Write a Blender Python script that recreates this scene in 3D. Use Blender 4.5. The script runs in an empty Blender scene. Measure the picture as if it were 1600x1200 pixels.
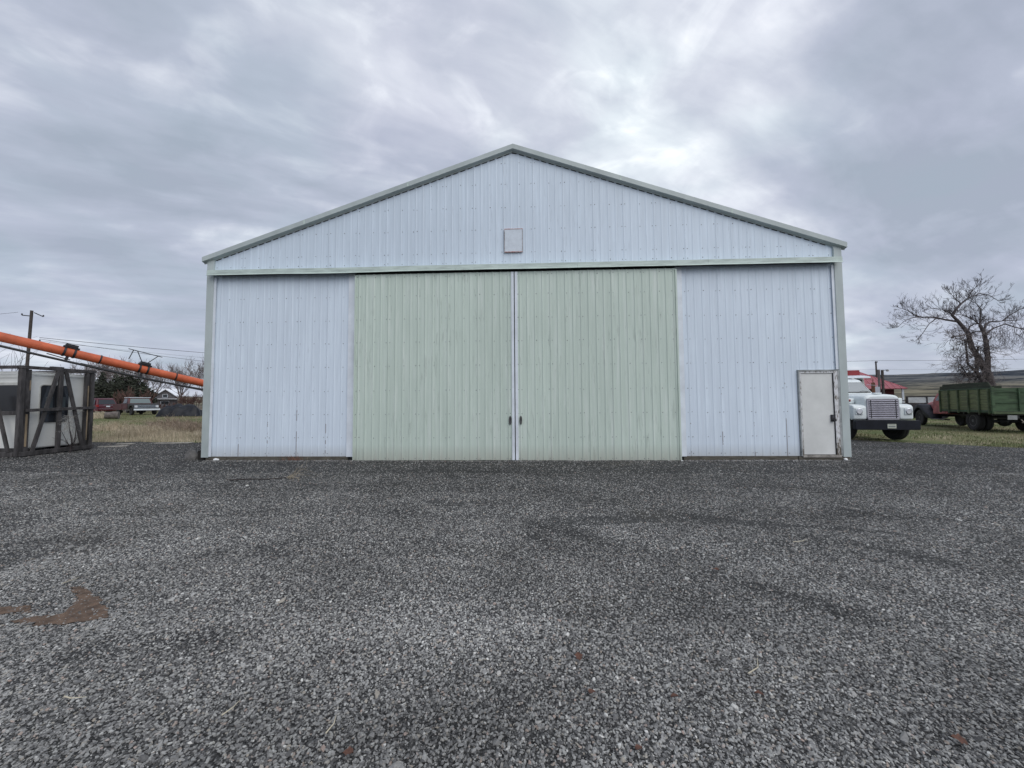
import bpy, bmesh, math, random
import numpy as np
from mathutils import Vector, Matrix, noise
R = math.radians
random.seed(11)
SC = bpy.context.scene
COL = SC.collection

# ------------------------------------------------------------------ camera
cd = bpy.data.cameras.new('camera')
cam = bpy.data.objects.new('camera', cd); COL.objects.link(cam)
cd.sensor_width = 36; cd.lens = 36*587.5/1600; cd.clip_start = 0.05; cd.clip_end = 9000
_pitch, _roll, _yaw = 0.0490736, -0.00681137, -0.0402521
_F = Vector((math.sin(_yaw)*math.cos(_pitch), math.cos(_yaw)*math.cos(_pitch), math.sin(_pitch)))
_R = Vector((math.cos(_yaw), -math.sin(_yaw), 0)); _U = _R.cross(_F)
_R2 = _R*math.cos(_roll)+_U*math.sin(_roll); _U2 = -_R*math.sin(_roll)+_U*math.cos(_roll)
CAM = Vector((0.3376, -10.065, 1.4468))
cam.matrix_world = Matrix(((_R2.x, _U2.x, -_F.x, CAM.x), (_R2.y, _U2.y, -_F.y, CAM.y), (_R2.z, _U2.z, -_F.z, CAM.z), (0, 0, 0, 1)))
SC.camera = cam

# ------------------------------------------------------------------ world: overcast sky
SUN_EL, SUN_AZ = R(44), R(147)          # azimuth clockwise from +Y
W = bpy.data.worlds.new('World'); SC.world = W; W.use_nodes = True
nt = W.node_tree; nt.nodes.clear()
def N(t, typ, **kw):
    n = t.nodes.new(typ)
    for k, v in kw.items():
        if k.startswith('i_'):
            key = k[2:]; key = int(key) if key.isdigit() else key
            n.inputs[key].default_value = v
        else: setattr(n, k, v)
    return n
def math_(t, op, a, b=None, c=None, clamp=False):
    n = N(t, 'ShaderNodeMath', operation=op, use_clamp=clamp)
    for i, x in enumerate((a, b, c)):
        if x is None: continue
        if isinstance(x, (int, float)): n.inputs[i].default_value = x
        else: t.links.new(x, n.inputs[i])
    return n.outputs[0]
def ramp(t, fac, stops, interp='LINEAR'):
    n = N(t, 'ShaderNodeValToRGB'); n.color_ramp.interpolation = interp
    el = n.color_ramp.elements
    while len(el) < len(stops): el.new(0.5)
    for e, (p, c) in zip(el, stops):
        e.position = p; e.color = (*c, 1) if len(c) == 3 else c
    t.links.new(fac, n.inputs[0]); return n.outputs[0]
def sky_world():
    t = nt; L = t.links.new
    tc = N(t, 'ShaderNodeTexCoord'); sep = N(t, 'ShaderNodeSeparateXYZ'); L(tc.outputs['Generated'], sep.inputs[0])
    zz = math_(t, 'ADD', math_(t, 'MAXIMUM', sep.outputs[2], 0.0), 0.16)
    comb = N(t, 'ShaderNodeCombineXYZ')
    L(math_(t, 'DIVIDE', sep.outputs[0], zz), comb.inputs[0]); L(math_(t, 'DIVIDE', sep.outputs[1], zz), comb.inputs[1])
    warp = N(t, 'ShaderNodeTexNoise', i_Scale=1.1, i_Detail=3.0); L(comb.outputs[0], warp.inputs['Vector'])
    wv = N(t, 'ShaderNodeVectorMath', operation='MULTIPLY_ADD'); L(warp.outputs['Color'], wv.inputs[0])
    wv.inputs[1].default_value = (.55, .55, .55); L(comb.outputs[0], wv.inputs[2])
    n1 = N(t, 'ShaderNodeTexNoise', i_Scale=1.35, i_Detail=7.0, i_Roughness=0.52); L(wv.outputs[0], n1.inputs['Vector'])
    mpa = N(t, 'ShaderNodeMapping'); mpa.inputs['Rotation'].default_value = (0, 0, R(-27)); L(comb.outputs[0], mpa.inputs[0])
    mpb = N(t, 'ShaderNodeMapping'); mpb.inputs['Scale'].default_value = (.62, 1.5, 1.); L(mpa.outputs[0], mpb.inputs[0])
    wa = N(t, 'ShaderNodeTexNoise', i_Scale=2.3, i_Detail=3.0); L(mpb.outputs[0], wa.inputs['Vector'])
    wb = N(t, 'ShaderNodeVectorMath', operation='MULTIPLY_ADD'); L(wa.outputs['Color'], wb.inputs[0]); wb.inputs[1].default_value = (.3, .3, .3); L(mpb.outputs[0], wb.inputs[2])
    n2 = N(t, 'ShaderNodeTexNoise', i_Scale=3.4, i_Detail=6.0, i_Roughness=0.52); L(wb.outputs[0], n2.inputs['Vector'])
    v = math_(t, 'ADD', math_(t, 'MULTIPLY', math_(t, 'SUBTRACT', n1.outputs[0], .5), .9), .33)
    hz = math_(t, 'ADD', math_(t, 'MULTIPLY', sep.outputs[2], 2.2), .18, clamp=True)
    v = math_(t, 'ADD', v, math_(t, 'MULTIPLY', math_(t, 'MULTIPLY', math_(t, 'SUBTRACT', n2.outputs[0], .5), 1.15), hz))
    # thinner and thicker parts of the cloud deck, each round a direction in the sky
    blobs = [((-.337,.653,.678),.10,.20), ((-.084,.787,.611),.09,.18), ((.374,.779,.504),.20,.34), ((.055,.777,.627),.14,.16),
             ((-.231,.718,.657),.10,.12), ((.558,.776,.294),.16,.16), ((.627,.607,.488),.13,.10), ((.22,.69,.689),.30,.12),
             ((.634,.649,.40),.17,-.28), ((.70,.60,.38),.15,-.20), ((-.672,.649,.356),.45,-.10), ((-.686,.525,.503),.35,-.10),
             ((.0,.9,-.0),.5,.06)]
    nrm = N(t, 'ShaderNodeVectorMath', operation='NORMALIZE'); L(tc.outputs['Generated'], nrm.inputs[0])
    mpn = N(t, 'ShaderNodeMapping'); mpn.inputs['Scale'].default_value = (1., 1., 1.9); mpn.inputs['Rotation'].default_value = (0., .45, 0.); L(nrm.outputs[0], mpn.inputs[0])
    nb_ = N(t, 'ShaderNodeTexNoise', i_Scale=5.5, i_Detail=7.0, i_Roughness=.5, i_Distortion=.5); L(mpn.outputs[0], nb_.inputs['Vector'])
    puff = math_(t, 'SUBTRACT', nb_.outputs[0], .52, clamp=True)
    v = math_(t, 'ADD', v, math_(t, 'MULTIPLY', puff, math_(t, 'MULTIPLY', v, 2.6)))
    v = math_(t, 'ADD', v, math_(t, 'MULTIPLY', math_(t, 'SUBTRACT', nb_.outputs[0], .5), .34))
    wn = N(t, 'ShaderNodeTexNoise', i_Scale=3.5, i_Detail=4.0); L(nrm.outputs[0], wn.inputs['Vector'])
    wd = N(t, 'ShaderNodeVectorMath', operation='MULTIPLY_ADD'); L(wn.outputs['Color'], wd.inputs[0])
    wd.inputs[1].default_value = (.28, .28, .28)
    off = N(t, 'ShaderNodeVectorMath', operation='ADD'); L(nrm.outputs[0], off.inputs[0]); off.inputs[1].default_value = (-.14, -.14, -.14)
    L(off.outputs[0], wd.inputs[2])
    for d, rad, amp in blobs:
        ds = N(t, 'ShaderNodeVectorMath', operation='DISTANCE'); L(wd.outputs[0], ds.inputs[0]); ds.inputs[1].default_value = d
        q = math_(t, 'DIVIDE', ds.outputs['Value'], rad)
        g = math_(t, 'EXPONENT', math_(t, 'MULTIPLY', math_(t, 'MULTIPLY', q, q), -1.0))
        v = math_(t, 'ADD', v, math_(t, 'MULTIPLY', g, amp))
    col = ramp(t, v, [(0.0, (.345, .385, .465)), (.3, (.43, .465, .56)), (.55, (.555, .585, .67)), (.8, (.735, .765, .83)), (1.0, (.93, .945, .97))])
    nh = N(t, 'ShaderNodeTexNoise', i_Scale=2.2, i_Detail=3.0); L(wv.outputs[0], nh.inputs['Vector'])
    tint = ramp(t, nh.outputs[0], [(.35, (.995, .99, 1.005)), (.5, (.99, 1., 1.)), (.65, (.965, 1.008, .995))])
    tm = N(t, 'ShaderNodeVectorMath', operation='MULTIPLY'); L(col, tm.inputs[0]); L(tint, tm.inputs[1]); col = tm.outputs[0]
    bg2 = N(t, 'ShaderNodeBackground', i_Strength=SKY_STRENGTH); L(col, bg2.inputs[0])
    sky = N(t, 'ShaderNodeTexSky', sky_type='NISHITA', sun_disc=False, sun_elevation=SUN_EL, sun_rotation=SUN_AZ)
    bg1 = N(t, 'ShaderNodeBackground', i_Strength=0.10); L(sky.outputs[0], bg1.inputs[0])
    mx = N(t, 'ShaderNodeMixShader', i_0=0.93); L(bg1.outputs[0], mx.inputs[1]); L(bg2.outputs[0], mx.inputs[2])
    out = N(t, 'ShaderNodeOutputWorld'); L(mx.outputs[0], out.inputs[0])
SKY_STRENGTH = 1.2
sky_world()
sl = bpy.data.lights.new('sun', 'SUN'); sl.energy = 1.5; sl.angle = R(55); sl.color = (1, .975, .94)
sun = bpy.data.objects.new('sun', sl); COL.objects.link(sun)
sd = Vector((math.sin(SUN_AZ)*math.cos(SUN_EL), math.cos(SUN_AZ)*math.cos(SUN_EL), math.sin(SUN_EL)))
sun.rotation_euler = sd.to_track_quat('Z', 'Y').to_euler()
SC.view_settings.view_transform = 'Standard'; SC.view_settings.look = 'None'
SC.view_settings.exposure = 0.0; SC.view_settings.gamma = 1.0; SC.view_settings.use_curve_mapping = False

# ------------------------------------------------------------------ materials
MATS = {}
def mat(name, col, rough=.6, metal=0., var=.12, vscale=3., vstretch=(1, 1, 1), bump=0., bscale=40., col2=None, spec=.5, island=0., coat=0., grain=0., gscale=60):
    """painted / wooden / mineral surface: base colour broken up by two noises, fine relief"""
    if name in MATS: return MATS[name]
    m = bpy.data.materials.new(name); m.use_nodes = True; t = m.node_tree; L = t.links.new
    b = t.nodes['Principled BSDF']; b.inputs['Roughness'].default_value = rough; b.inputs['Metallic'].default_value = metal
    b.inputs['Specular IOR Level'].default_value = spec; b.inputs['Coat Weight'].default_value = coat
    tc = N(t, 'ShaderNodeTexCoord'); mp = N(t, 'ShaderNodeMapping'); mp.inputs['Scale'].default_value = vstretch; L(tc.outputs['Object'], mp.inputs[0])
    n = N(t, 'ShaderNodeTexNoise', i_Scale=vscale, i_Detail=6., i_Roughness=.6); L(mp.outputs[0], n.inputs['Vector'])
    c2 = col2 or tuple(x*(1-var*2) for x in col)
    c1 = tuple(min(1, x*(1+var*.6)) for x in col)
    out = ramp(t, n.outputs[0], [(.3, c2), (.62, c1)])
    if island or grain:
        fac = None
        if island:
            gi = N(t, 'ShaderNodeNewGeometry')
            fac = math_(t, 'ADD', math_(t, 'MULTIPLY', gi.outputs['Random Per Island'], 2*island), 1-island)
        if grain:
            n3 = N(t, 'ShaderNodeTexNoise', i_Scale=gscale, i_Detail=3.); L(mp.outputs[0], n3.inputs['Vector'])
            g = math_(t, 'ADD', math_(t, 'MULTIPLY', n3.outputs[0], 2*grain), 1-grain)
            fac = g if fac is None else math_(t, 'MULTIPLY', fac, g)
        vm = N(t, 'ShaderNodeVectorMath', operation='SCALE'); L(out, vm.inputs[0]); L(fac, vm.inputs['Scale']); out = vm.outputs[0]
    L(out, b.inputs['Base Color'])
    if bump:
        nb = N(t, 'ShaderNodeTexNoise', i_Scale=bscale, i_Detail=4.); L(mp.outputs[0], nb.inputs['Vector'])
        bp = N(t, 'ShaderNodeBump', i_Strength=bump, i_Distance=.01); L(nb.outputs[0], bp.inputs['Height']); L(bp.outputs[0], b.inputs['Normal'])
    MATS[name] = m; return m
def metal_siding(name, col, rust=0., fade=None, scuff=16., bumpy=.14):
    """enamelled steel sheet: chalky vertical streaks, rain dirt, rust creeping along the laps near the ground"""
    m = bpy.data.materials.new(name); m.use_nodes = True; t = m.node_tree; L = t.links.new
    b = t.nodes['Principled BSDF']; b.inputs['Roughness'].default_value = .42; b.inputs['Specular IOR Level'].default_value = .45
    g = N(t, 'ShaderNodeNewGeometry'); sep = N(t, 'ShaderNodeSeparateXYZ'); L(g.outputs['Position'], sep.inputs[0])
    mp = N(t, 'ShaderNodeMapping'); mp.inputs['Scale'].default_value = (9, 9, .5); L(g.outputs['Position'], mp.inputs[0])
    n1 = N(t, 'ShaderNodeTexNoise', i_Scale=1., i_Detail=6., i_Roughness=.62); L(mp.outputs[0], n1.inputs['Vector'])
    n2 = N(t, 'ShaderNodeTexNoise', i_Scale=.45, i_Detail=4.); L(g.outputs['Position'], n2.inputs['Vector'])
    f = fade or tuple(min(.95, x*1.12) for x in col)
    c = ramp(t, n1.outputs[0], [(.28, tuple(x*.93 for x in col)), (.5, col), (.74, f)])
    oi = N(t, 'ShaderNodeObjectInfo'); big = math_(t, 'ADD', math_(t, 'MULTIPLY', n2.outputs[0], .16), math_(t, 'ADD', math_(t, 'MULTIPLY', oi.outputs['Random'], .05), .895))
    vm = N(t, 'ShaderNodeVectorMath', operation='SCALE'); L(c, vm.inputs[0]); L(big, vm.inputs['Scale']); c = vm.outputs[0]
    # scuffs: scattered darker streaks
    mp3 = N(t, 'ShaderNodeMapping'); mp3.inputs['Scale'].default_value = (14, 14, 1.3); L(g.outputs['Position'], mp3.inputs[0])
    n3 = N(t, 'ShaderNodeTexNoise', i_Scale=1., i_Detail=5., i_Roughness=.7); L(mp3.outputs[0], n3.inputs['Vector'])
    n4 = N(t, 'ShaderNodeTexNoise', i_Scale=.9, i_Detail=2.); L(g.outputs['Position'], n4.inputs['Vector'])
    s = math_(t, 'MULTIPLY', math_(t, 'SUBTRACT', n3.outputs[0], .56, clamp=True), math_(t, 'MULTIPLY', math_(t, 'SUBTRACT', n4.outputs[0], .42, clamp=True), scuff))
    mx = N(t, 'ShaderNodeMix', data_type='RGBA'); L(math_(t, 'MINIMUM', s, .35), mx.inputs[0]); L(c, mx.inputs[6]); mx.inputs[7].default_value = (*[x*.55 for x in col], 1); c = mx.outputs[2]
    # splash dirt just above the ground
    d = math_(t, 'SUBTRACT', .35, sep.outputs[2], clamp=True)
    d = math_(t, 'MULTIPLY', math_(t, 'MULTIPLY', d, 2.3), n1.outputs[0])
    mx = N(t, 'ShaderNodeMix', data_type='RGBA'); L(d, mx.inputs[0]); L(c, mx.inputs[6]); mx.inputs[7].default_value = (.30, .27, .22, 1); c = mx.outputs[2]
    if rust:
        # laps between sheets every 0.8128 m
        ph = math_(t, 'FRACT', math_(t, 'DIVIDE', math_(t, 'ADD', sep.outputs[0], 8.4+81.28), .8128))
        ed = math_(t, 'MINIMUM', ph, math_(t, 'SUBTRACT', 1., ph))
        near = math_(t, 'LESS_THAN', ed, .016)
        mp5 = N(t, 'ShaderNodeMapping'); mp5.inputs['Scale'].default_value = (1.2, 1.2, 2.2); L(g.outputs['Position'], mp5.inputs[0])
        n5 = N(t, 'ShaderNodeTexNoise', i_Scale=1., i_Detail=5., i_Roughness=.7); L(mp5.outputs[0], n5.inputs['Vector'])
        hgt = math_(t, 'MULTIPLY', math_(t, 'SUBTRACT', 2.2, sep.outputs[2], clamp=False), .09)
        q = math_(t, 'GREATER_THAN', math_(t, 'ADD', n5.outputs[0], hgt), .665)
        fq = math_(t, 'MULTIPLY', math_(t, 'MULTIPLY', near, q), rust)
        mx = N(t, 'ShaderNodeMix', data_type='RGBA'); L(fq, mx.inputs[0]); L(c, mx.inputs[6]); mx.inputs[7].default_value = (.16, .12, .12, 1); c = mx.outputs[2]
    L(c, b.inputs['Base Color'])
    # oil canning: the pans are not quite flat
    mpb = N(t, 'ShaderNodeMapping'); mpb.inputs['Scale'].default_value = (3.2, 3.2, .7); L(g.outputs['Position'], mpb.inputs[0])
    nb = N(t, 'ShaderNodeTexNoise', i_Scale=1., i_Detail=2.); L(mpb.outputs[0], nb.inputs['Vector'])
    bp = N(t, 'ShaderNodeBump', i_Strength=bumpy, i_Distance=.02); L(nb.outputs[0], bp.inputs['Height']); L(bp.outputs[0], b.inputs['Normal'])
    MATS[name] = m; return m
def glass(name, col=(.03, .035, .04), rough=.08):
    if name in MATS: return MATS[name]
    m = bpy.data.materials.new(name); m.use_nodes = True; b = m.node_tree.nodes['Principled BSDF']
    b.inputs['Base Color'].default_value = (*col, 1); b.inputs['Roughness'].default_value = rough; b.inputs['Specular IOR Level'].default_value = .7
    MATS[name] = m; return m
white_steel = metal_siding('white_steel', (.68, .765, .86), rust=.6, scuff=9.)
gable_steel = metal_siding('gable_steel', (.64, .73, .83))
green_steel = metal_siding('green_steel', (.56, .65, .58), fade=(.67, .735, .685), scuff=34., bumpy=.3)
trim_green = mat('trim_green', (.46, .515, .51), .45, var=.1, vscale=1.5, vstretch=(1, 1, .5), col2=(.38, .43, .425))
header_green = mat('header_green', (.52, .61, .565), .5, var=.14, vscale=2.5, vstretch=(1, 3, 6))
trim_white = mat('trim_white', (.74, .79, .85), .4, var=.08, vscale=2)
roof_steel = mat('roof_steel', (.35, .42, .38), .45, var=.1)
dark_gap = mat('dark_gap', (.03, .032, .034), .9)
screw_m = mat('screw_metal', (.24, .26, .28), .6, metal=.2, island=.6)
skirt_wood = mat('skirt_wood', (.115, .105, .085), .85, var=.35, vscale=4, vstretch=(1, 4, 14), bump=.4, bscale=30, grain=.4)
old_wood = mat('old_grey_wood', (.068, .063, .063), .9, var=.35, vscale=6, vstretch=(1, 1, .25), bump=.6, bscale=30, grain=.45, gscale=25)
raw_wood = mat('split_pale_wood', (.30, .23, .15), .9, var=.35, vscale=6, vstretch=(1, 1, .2), bump=.4)
door_paint = mat('door_paint', (.70, .71, .69), .5, var=.07, vscale=1.4)
def peeling():
    m = mat('peeling_paint', (.7, .7, .7), .8)
    t = m.node_tree; L = t.links.new; b = t.nodes['Principled BSDF']
    g = N(t, 'ShaderNodeNewGeometry'); mp = N(t, 'ShaderNodeMapping'); mp.inputs['Scale'].default_value = (26, 26, 7); L(g.outputs['Position'], mp.inputs[0])
    n = N(t, 'ShaderNodeTexNoise', i_Scale=1., i_Detail=6., i_Roughness=.65); L(mp.outputs[0], n.inputs['Vector'])
    sep = N(t, 'ShaderNodeSeparateXYZ'); L(g.outputs['Position'], sep.inputs[0])
    low = math_(t, 'MULTIPLY', math_(t, 'SUBTRACT', .55, sep.outputs[2], clamp=True), .35)
    v = math_(t, 'SUBTRACT', n.outputs[0], low)
    c = ramp(t, v, [(.34, (.12, .105, .085)), (.40, (.26, .24, .21)), (.45, (.56, .56, .56)), (.58, (.72, .73, .75))])
    L(c, b.inputs['Base Color'])
    bp = N(t, 'ShaderNodeBump', i_Strength=.6, i_Distance=.004); L(v, bp.inputs['Height']); L(bp.outputs[0], b.inputs['Normal'])
    return m
peel = peeling()
black_metal = mat('black_metal', (.022, .022, .025), .5, var=.2)
black_paint = mat('black_paint', (.010, .012, .019), .5, var=.2, spec=.25)
orange_paint = mat('orange_paint', (.62, .135, .055), .55, var=.16, vscale=1.6, grain=.12, gscale=9, bump=.15, bscale=30)
rubber = mat('rubber', (.022, .021, .022), .85, var=.2, bump=.3, bscale=60)
chrome = mat('chrome', (.62, .63, .68), .22, metal=1., var=.05)
white_truck_paint = mat('white_truck_paint', (.74, .79, .79), .35, var=.05, coat=.2)
rust_m = mat('rusty_metal', (.16, .07, .04), .85, var=.3)
dark_glass = glass('dark_glass')
sky_glass = glass('pale_glass', (.16, .18, .2), .12)

# ------------------------------------------------------------------ mesh helpers
class MB:
    def __init__(s): s.v = []; s.f = []
    def add(s, vs, fs):
        o = len(s.v); s.v += [tuple(v) for v in vs]; s.f += [tuple(i+o for i in f) for f in fs]; return s
    def box(s, c, d, rot=None):
        h = [x/2 for x in d]; vs = [Vector((sx*h[0], sy*h[1], sz*h[2])) for sx in (-1, 1) for sy in (-1, 1) for sz in (-1, 1)]
        if rot is not None: vs = [rot @ v for v in vs]
        c = Vector(c)
        return s.add([v+c for v in vs], [(0, 1, 3, 2), (4, 6, 7, 5), (0, 4, 5, 1), (2, 3, 7, 6), (0, 2, 6, 4), (1, 5, 7, 3)])
    def bb(s, x0, x1, y0, y1, z0, z1): return s.box(((x0+x1)/2, (y0+y1)/2, (z0+z1)/2), (x1-x0, y1-y0, z1-z0))
    def beam(s, p0, p1, w, h, up=(0, 0, 1)):
        p0, p1 = Vector(p0), Vector(p1); d = (p1-p0).normalized(); u = Vector(up)
        if abs(d.dot(u)) > .98: u = Vector((0, 1, 0))
        x = d.cross(u).normalized(); z = x.cross(d)
        m = Matrix((x, d, z)).transposed()
        return s.box((p0+p1)/2, (w, (p1-p0).length, h), m)
    def tube(s, pts, rad, n=6, cap=True):
        pts = [Vector(p) for p in pts]
        if isinstance(rad, (int, float)): rad = [rad]*len(pts)
        o = len(s.v); a = None
        for i, p in enumerate(pts):
            d = (pts[min(i+1, len(pts)-1)]-pts[max(i-1, 0)])
            d = d.normalized() if d.length > 1e-9 else Vector((0, 0, 1))
            if a is None: a = d.orthogonal().normalized()
            else:
                a = a-d*a.dot(d); a = a.normalized() if a.length > 1e-6 else d.orthogonal().normalized()
            b = d.cross(a)
            for k in range(n):
                q = 2*math.pi*k/n; s.v.append(tuple(p+(a*math.cos(q)+b*math.sin(q))*rad[i]))
        for i in range(len(pts)-1):
            for k in range(n):
                k2 = (k+1) % n; s.f.append((o+i*n+k, o+i*n+k2, o+(i+1)*n+k2, o+(i+1)*n+k))
        if cap: s.f.append(tuple(o+k for k in range(n))[::-1]); s.f.append(tuple(o+(len(pts)-1)*n+k for k in range(n)))
        return s
    def cyl(s, p0, p1, r, n=12, r1=None): return s.tube([p0, p1], [r, r if r1 is None else r1], n)
    def prism(s, poly, axis, a, b, taper=None):
        """poly: 2-D points in the plane normal to axis ('x': (y,z), 'y': (x,z), 'z': (x,y)); taper(u,v,side)->offset along axis"""
        n = len(poly); vs = []
        for side, c in ((0, a), (1, b)):
            for (u, w) in poly:
                cc = c + (taper(u, w, side) if taper else 0)
                vs.append({'x': (cc, u, w), 'y': (u, cc, w), 'z': (u, w, cc)}[axis])
        return s.add(vs, [tuple(range(n)), tuple(range(2*n-1, n-1, -1))]+[(i, (i+1) % n + 0, (i+1) % n+n, i+n)[::-1] for i in range(n)])
    def lathe(s, prof, c, axis='x', n=24):
        """prof: (radius, offset along axis)"""
        o = len(s.v); c = Vector(c)
        for (r, a) in prof:
            for k in range(n):
                q = 2*math.pi*k/n; u, w = r*math.cos(q), r*math.sin(q)
                s.v.append(tuple(c+Vector({'x': (a, u, w), 'y': (u, a, w), 'z': (u, w, a)}[axis])))
        for i in range(len(prof)-1):
            for k in range(n):
                k2 = (k+1) % n; s.f.append((o+i*n+k, o+i*n+k2, o+(i+1)*n+k2, o+(i+1)*n+k))
        s.f.append(tuple(o+k for k in range(n))[::-1]); s.f.append(tuple(o+(len(prof)-1)*n+k for k in range(n)))
        return s
    def loft(s, rings):
        n = len(rings[0]); o = len(s.v)
        for r in rings: s.v += [tuple(p) for p in r]
        for i in range(len(rings)-1):
            for k in range(n):
                k2 = (k+1) % n; s.f.append((o+i*n+k, o+i*n+k2, o+(i+1)*n+k2, o+(i+1)*n+k))
        s.f.append(tuple(o+k for k in range(n))[::-1]); s.f.append(tuple(o+(len(rings)-1)*n+k for k in range(n)))
        return s
    def mesh(s, name, bevel=0, smooth=False, seg=2):
        me = bpy.data.meshes.new(name); me.from_pydata(s.v, [], s.f); me.validate()
        bm = bmesh.new(); bm.from_mesh(me); bmesh.ops.recalc_face_normals(bm, faces=bm.faces)
        if bevel:
            ed = [e for e in bm.edges if len(e.link_faces) == 2 and e.calc_face_angle(0) > .5]
            bmesh.ops.bevel(bm, geom=ed, offset=bevel, segments=seg, affect='EDGES', profile=.6, clamp_overlap=True)
        bm.to_mesh(me); bm.free()
        if smooth:
            me.polygons.foreach_set('use_smooth', [True]*len(me.polygons))
            try: me.set_sharp_from_angle(angle=R(40))
            except Exception: pass
        return me
    def build(s, name, m, parent=None, bevel=0, smooth=False, seg=2, label=None, kind=None):
        return obj(name, s.mesh(name, bevel, smooth, seg), m, parent, label, kind)
def obj(name, me, m, parent=None, label=None, kind=None, loc=None):
    o = bpy.data.objects.new(name, me); COL.objects.link(o)
    if m is not None and len(me.materials) == 0: me.materials.append(m)
    if parent is not None: o.parent = parent
    if label: o['label'] = label
    if kind: o['kind'] = kind
    if loc: o.location = loc
    return o
def thing(name, label, cat, loc=(0, 0, 0), rz=0, group=None, rx=0, ry=0):
    o = bpy.data.objects.new(name, None); COL.objects.link(o); o.empty_display_size = .2
    o.location = loc; o.rotation_euler = (rx, ry, rz); o['label'] = label; o['category'] = cat
    if group: o['group'] = group
    return o
def tag(o, label, cat, group=None):
    o['label'] = label; o['category'] = cat
    if group: o['group'] = group
    return o
def dup(root, loc, rz=None, label=None, scale=None):
    r = root.copy(); COL.objects.link(r); r.location = loc
    if rz is not None: r.rotation_euler = (0, 0, rz)
    if scale: r.scale = scale
    if label: r['label'] = label
    for ch in list(root.children):
        c = ch.copy(); COL.objects.link(c); c.parent = r
        for g in ch.children:
            d = g.copy(); COL.objects.link(d); d.parent = c
    return r
def np_mesh(name, V, F):
    me = bpy.data.meshes.new(name); V = np.asarray(V, dtype=np.float32); F = np.asarray(F, dtype=np.int32)
    me.vertices.add(len(V)); me.vertices.foreach_set('co', V.ravel())
    k = F.shape[1]; me.loops.add(F.size); me.loops.foreach_set('vertex_index', F.ravel())
    me.polygons.add(len(F)); me.polygons.foreach_set('loop_start', np.arange(0, F.size, k, dtype=np.int32))
    try: me.polygons.foreach_set('loop_total', np.full(len(F), k, dtype=np.int32))
    except Exception: pass
    me.update(calc_edges=True); return me

# ------------------------------------------------------------------ terrain
def sstep(t): t = max(0., min(1., t)); return t*t*(3-2*t)
def H(x, y):
    u = (max(0, -x-9)*.7 + max(0, y)*.3*sstep((-x-9)/5))/19
    h = -.1 + .55*sstep(u*.9)
    h += .012*noise.noise(Vector((x*.35, y*.35, 0))) + .05*noise.noise(Vector((x*.05, y*.05, 3)))*sstep((abs(x-0)+max(0, y)-12)/20)
    return h
EDGE = [(-80, -2), (-40, 1.5), (-22, 3.0), (-16.3, 3.9), (-12.8, 4.35), (-9.4, 4.7), (-8.75, 5.2), (-8.55, .06), (8.55, .06), (8.75, 6.5), (10, 6.2), (12.5, 5.4), (13.9, 4.3), (15.3, 2.9), (19, .2), (26, -4), (60, -14)]
def edge(x):
    for (a, b), (c, d) in zip(EDGE, EDGE[1:]):
        if a <= x <= c: return b+(d-b)*(x-a)/(c-a) + (0 if abs(x) < 8.9 else .35*noise.noise(Vector((x*.9, 5, 0)))+.15*noise.noise(Vector((x*3.1, 9, 0))))
    return -20

TRACKS = [((-4, -14.5), 11.65, .16), ((-4, -14.5), 13.3, .15), ((3, -16), 11.45, .17), ((3, -16), 13.0, .15), ((-9, -18), 15.9, .2), ((12, 2), 12.3, .16), ((12, 2), 13.9, .15)]
def wheel_tracks(t, P):
    L = t.links.new; nz = N(t, 'ShaderNodeTexNoise', i_Scale=.7, i_Detail=4.); L(P, nz.inputs['Vector']); tot = None
    for (cx, cy), rad, w in TRACKS:
        ds = N(t, 'ShaderNodeVectorMath', operation='DISTANCE'); L(P, ds.inputs[0]); ds.inputs[1].default_value = (cx, cy, -.1)
        q = math_(t, 'ADD', math_(t, 'SUBTRACT', ds.outputs['Value'], rad), math_(t, 'MULTIPLY', math_(t, 'SUBTRACT', nz.outputs[0], .5), .5))
        q = math_(t, 'DIVIDE', q, w); g = math_(t, 'EXPONENT', math_(t, 'MULTIPLY', math_(t, 'MULTIPLY', q, q), -1.))
        tot = g if tot is None else math_(t, 'MAXIMUM', tot, g)
    n2 = N(t, 'ShaderNodeTexNoise', i_Scale=.35, i_Detail=3.); L(P, n2.inputs['Vector'])
    return math_(t, 'MULTIPLY', tot, math_(t, 'MULTIPLY', math_(t, 'SUBTRACT', n2.outputs[0], .36, clamp=True), 4.5, clamp=True))
def barn_side_tone(t, P):
    """tone factor: ground darkens in a ragged strip towards the foot of the barn"""
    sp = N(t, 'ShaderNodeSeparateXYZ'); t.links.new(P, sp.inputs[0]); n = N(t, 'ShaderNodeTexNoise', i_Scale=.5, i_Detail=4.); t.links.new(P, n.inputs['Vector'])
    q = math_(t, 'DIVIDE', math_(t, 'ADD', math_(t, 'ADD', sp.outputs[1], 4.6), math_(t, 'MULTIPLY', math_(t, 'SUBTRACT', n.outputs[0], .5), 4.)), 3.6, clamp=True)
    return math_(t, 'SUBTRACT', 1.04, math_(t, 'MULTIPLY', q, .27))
def track_at(x, y):
    return max(math.exp(-((math.hypot(x-cx, y-cy)-rad)/w)**2) for (cx, cy), rad, w in TRACKS)
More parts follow.
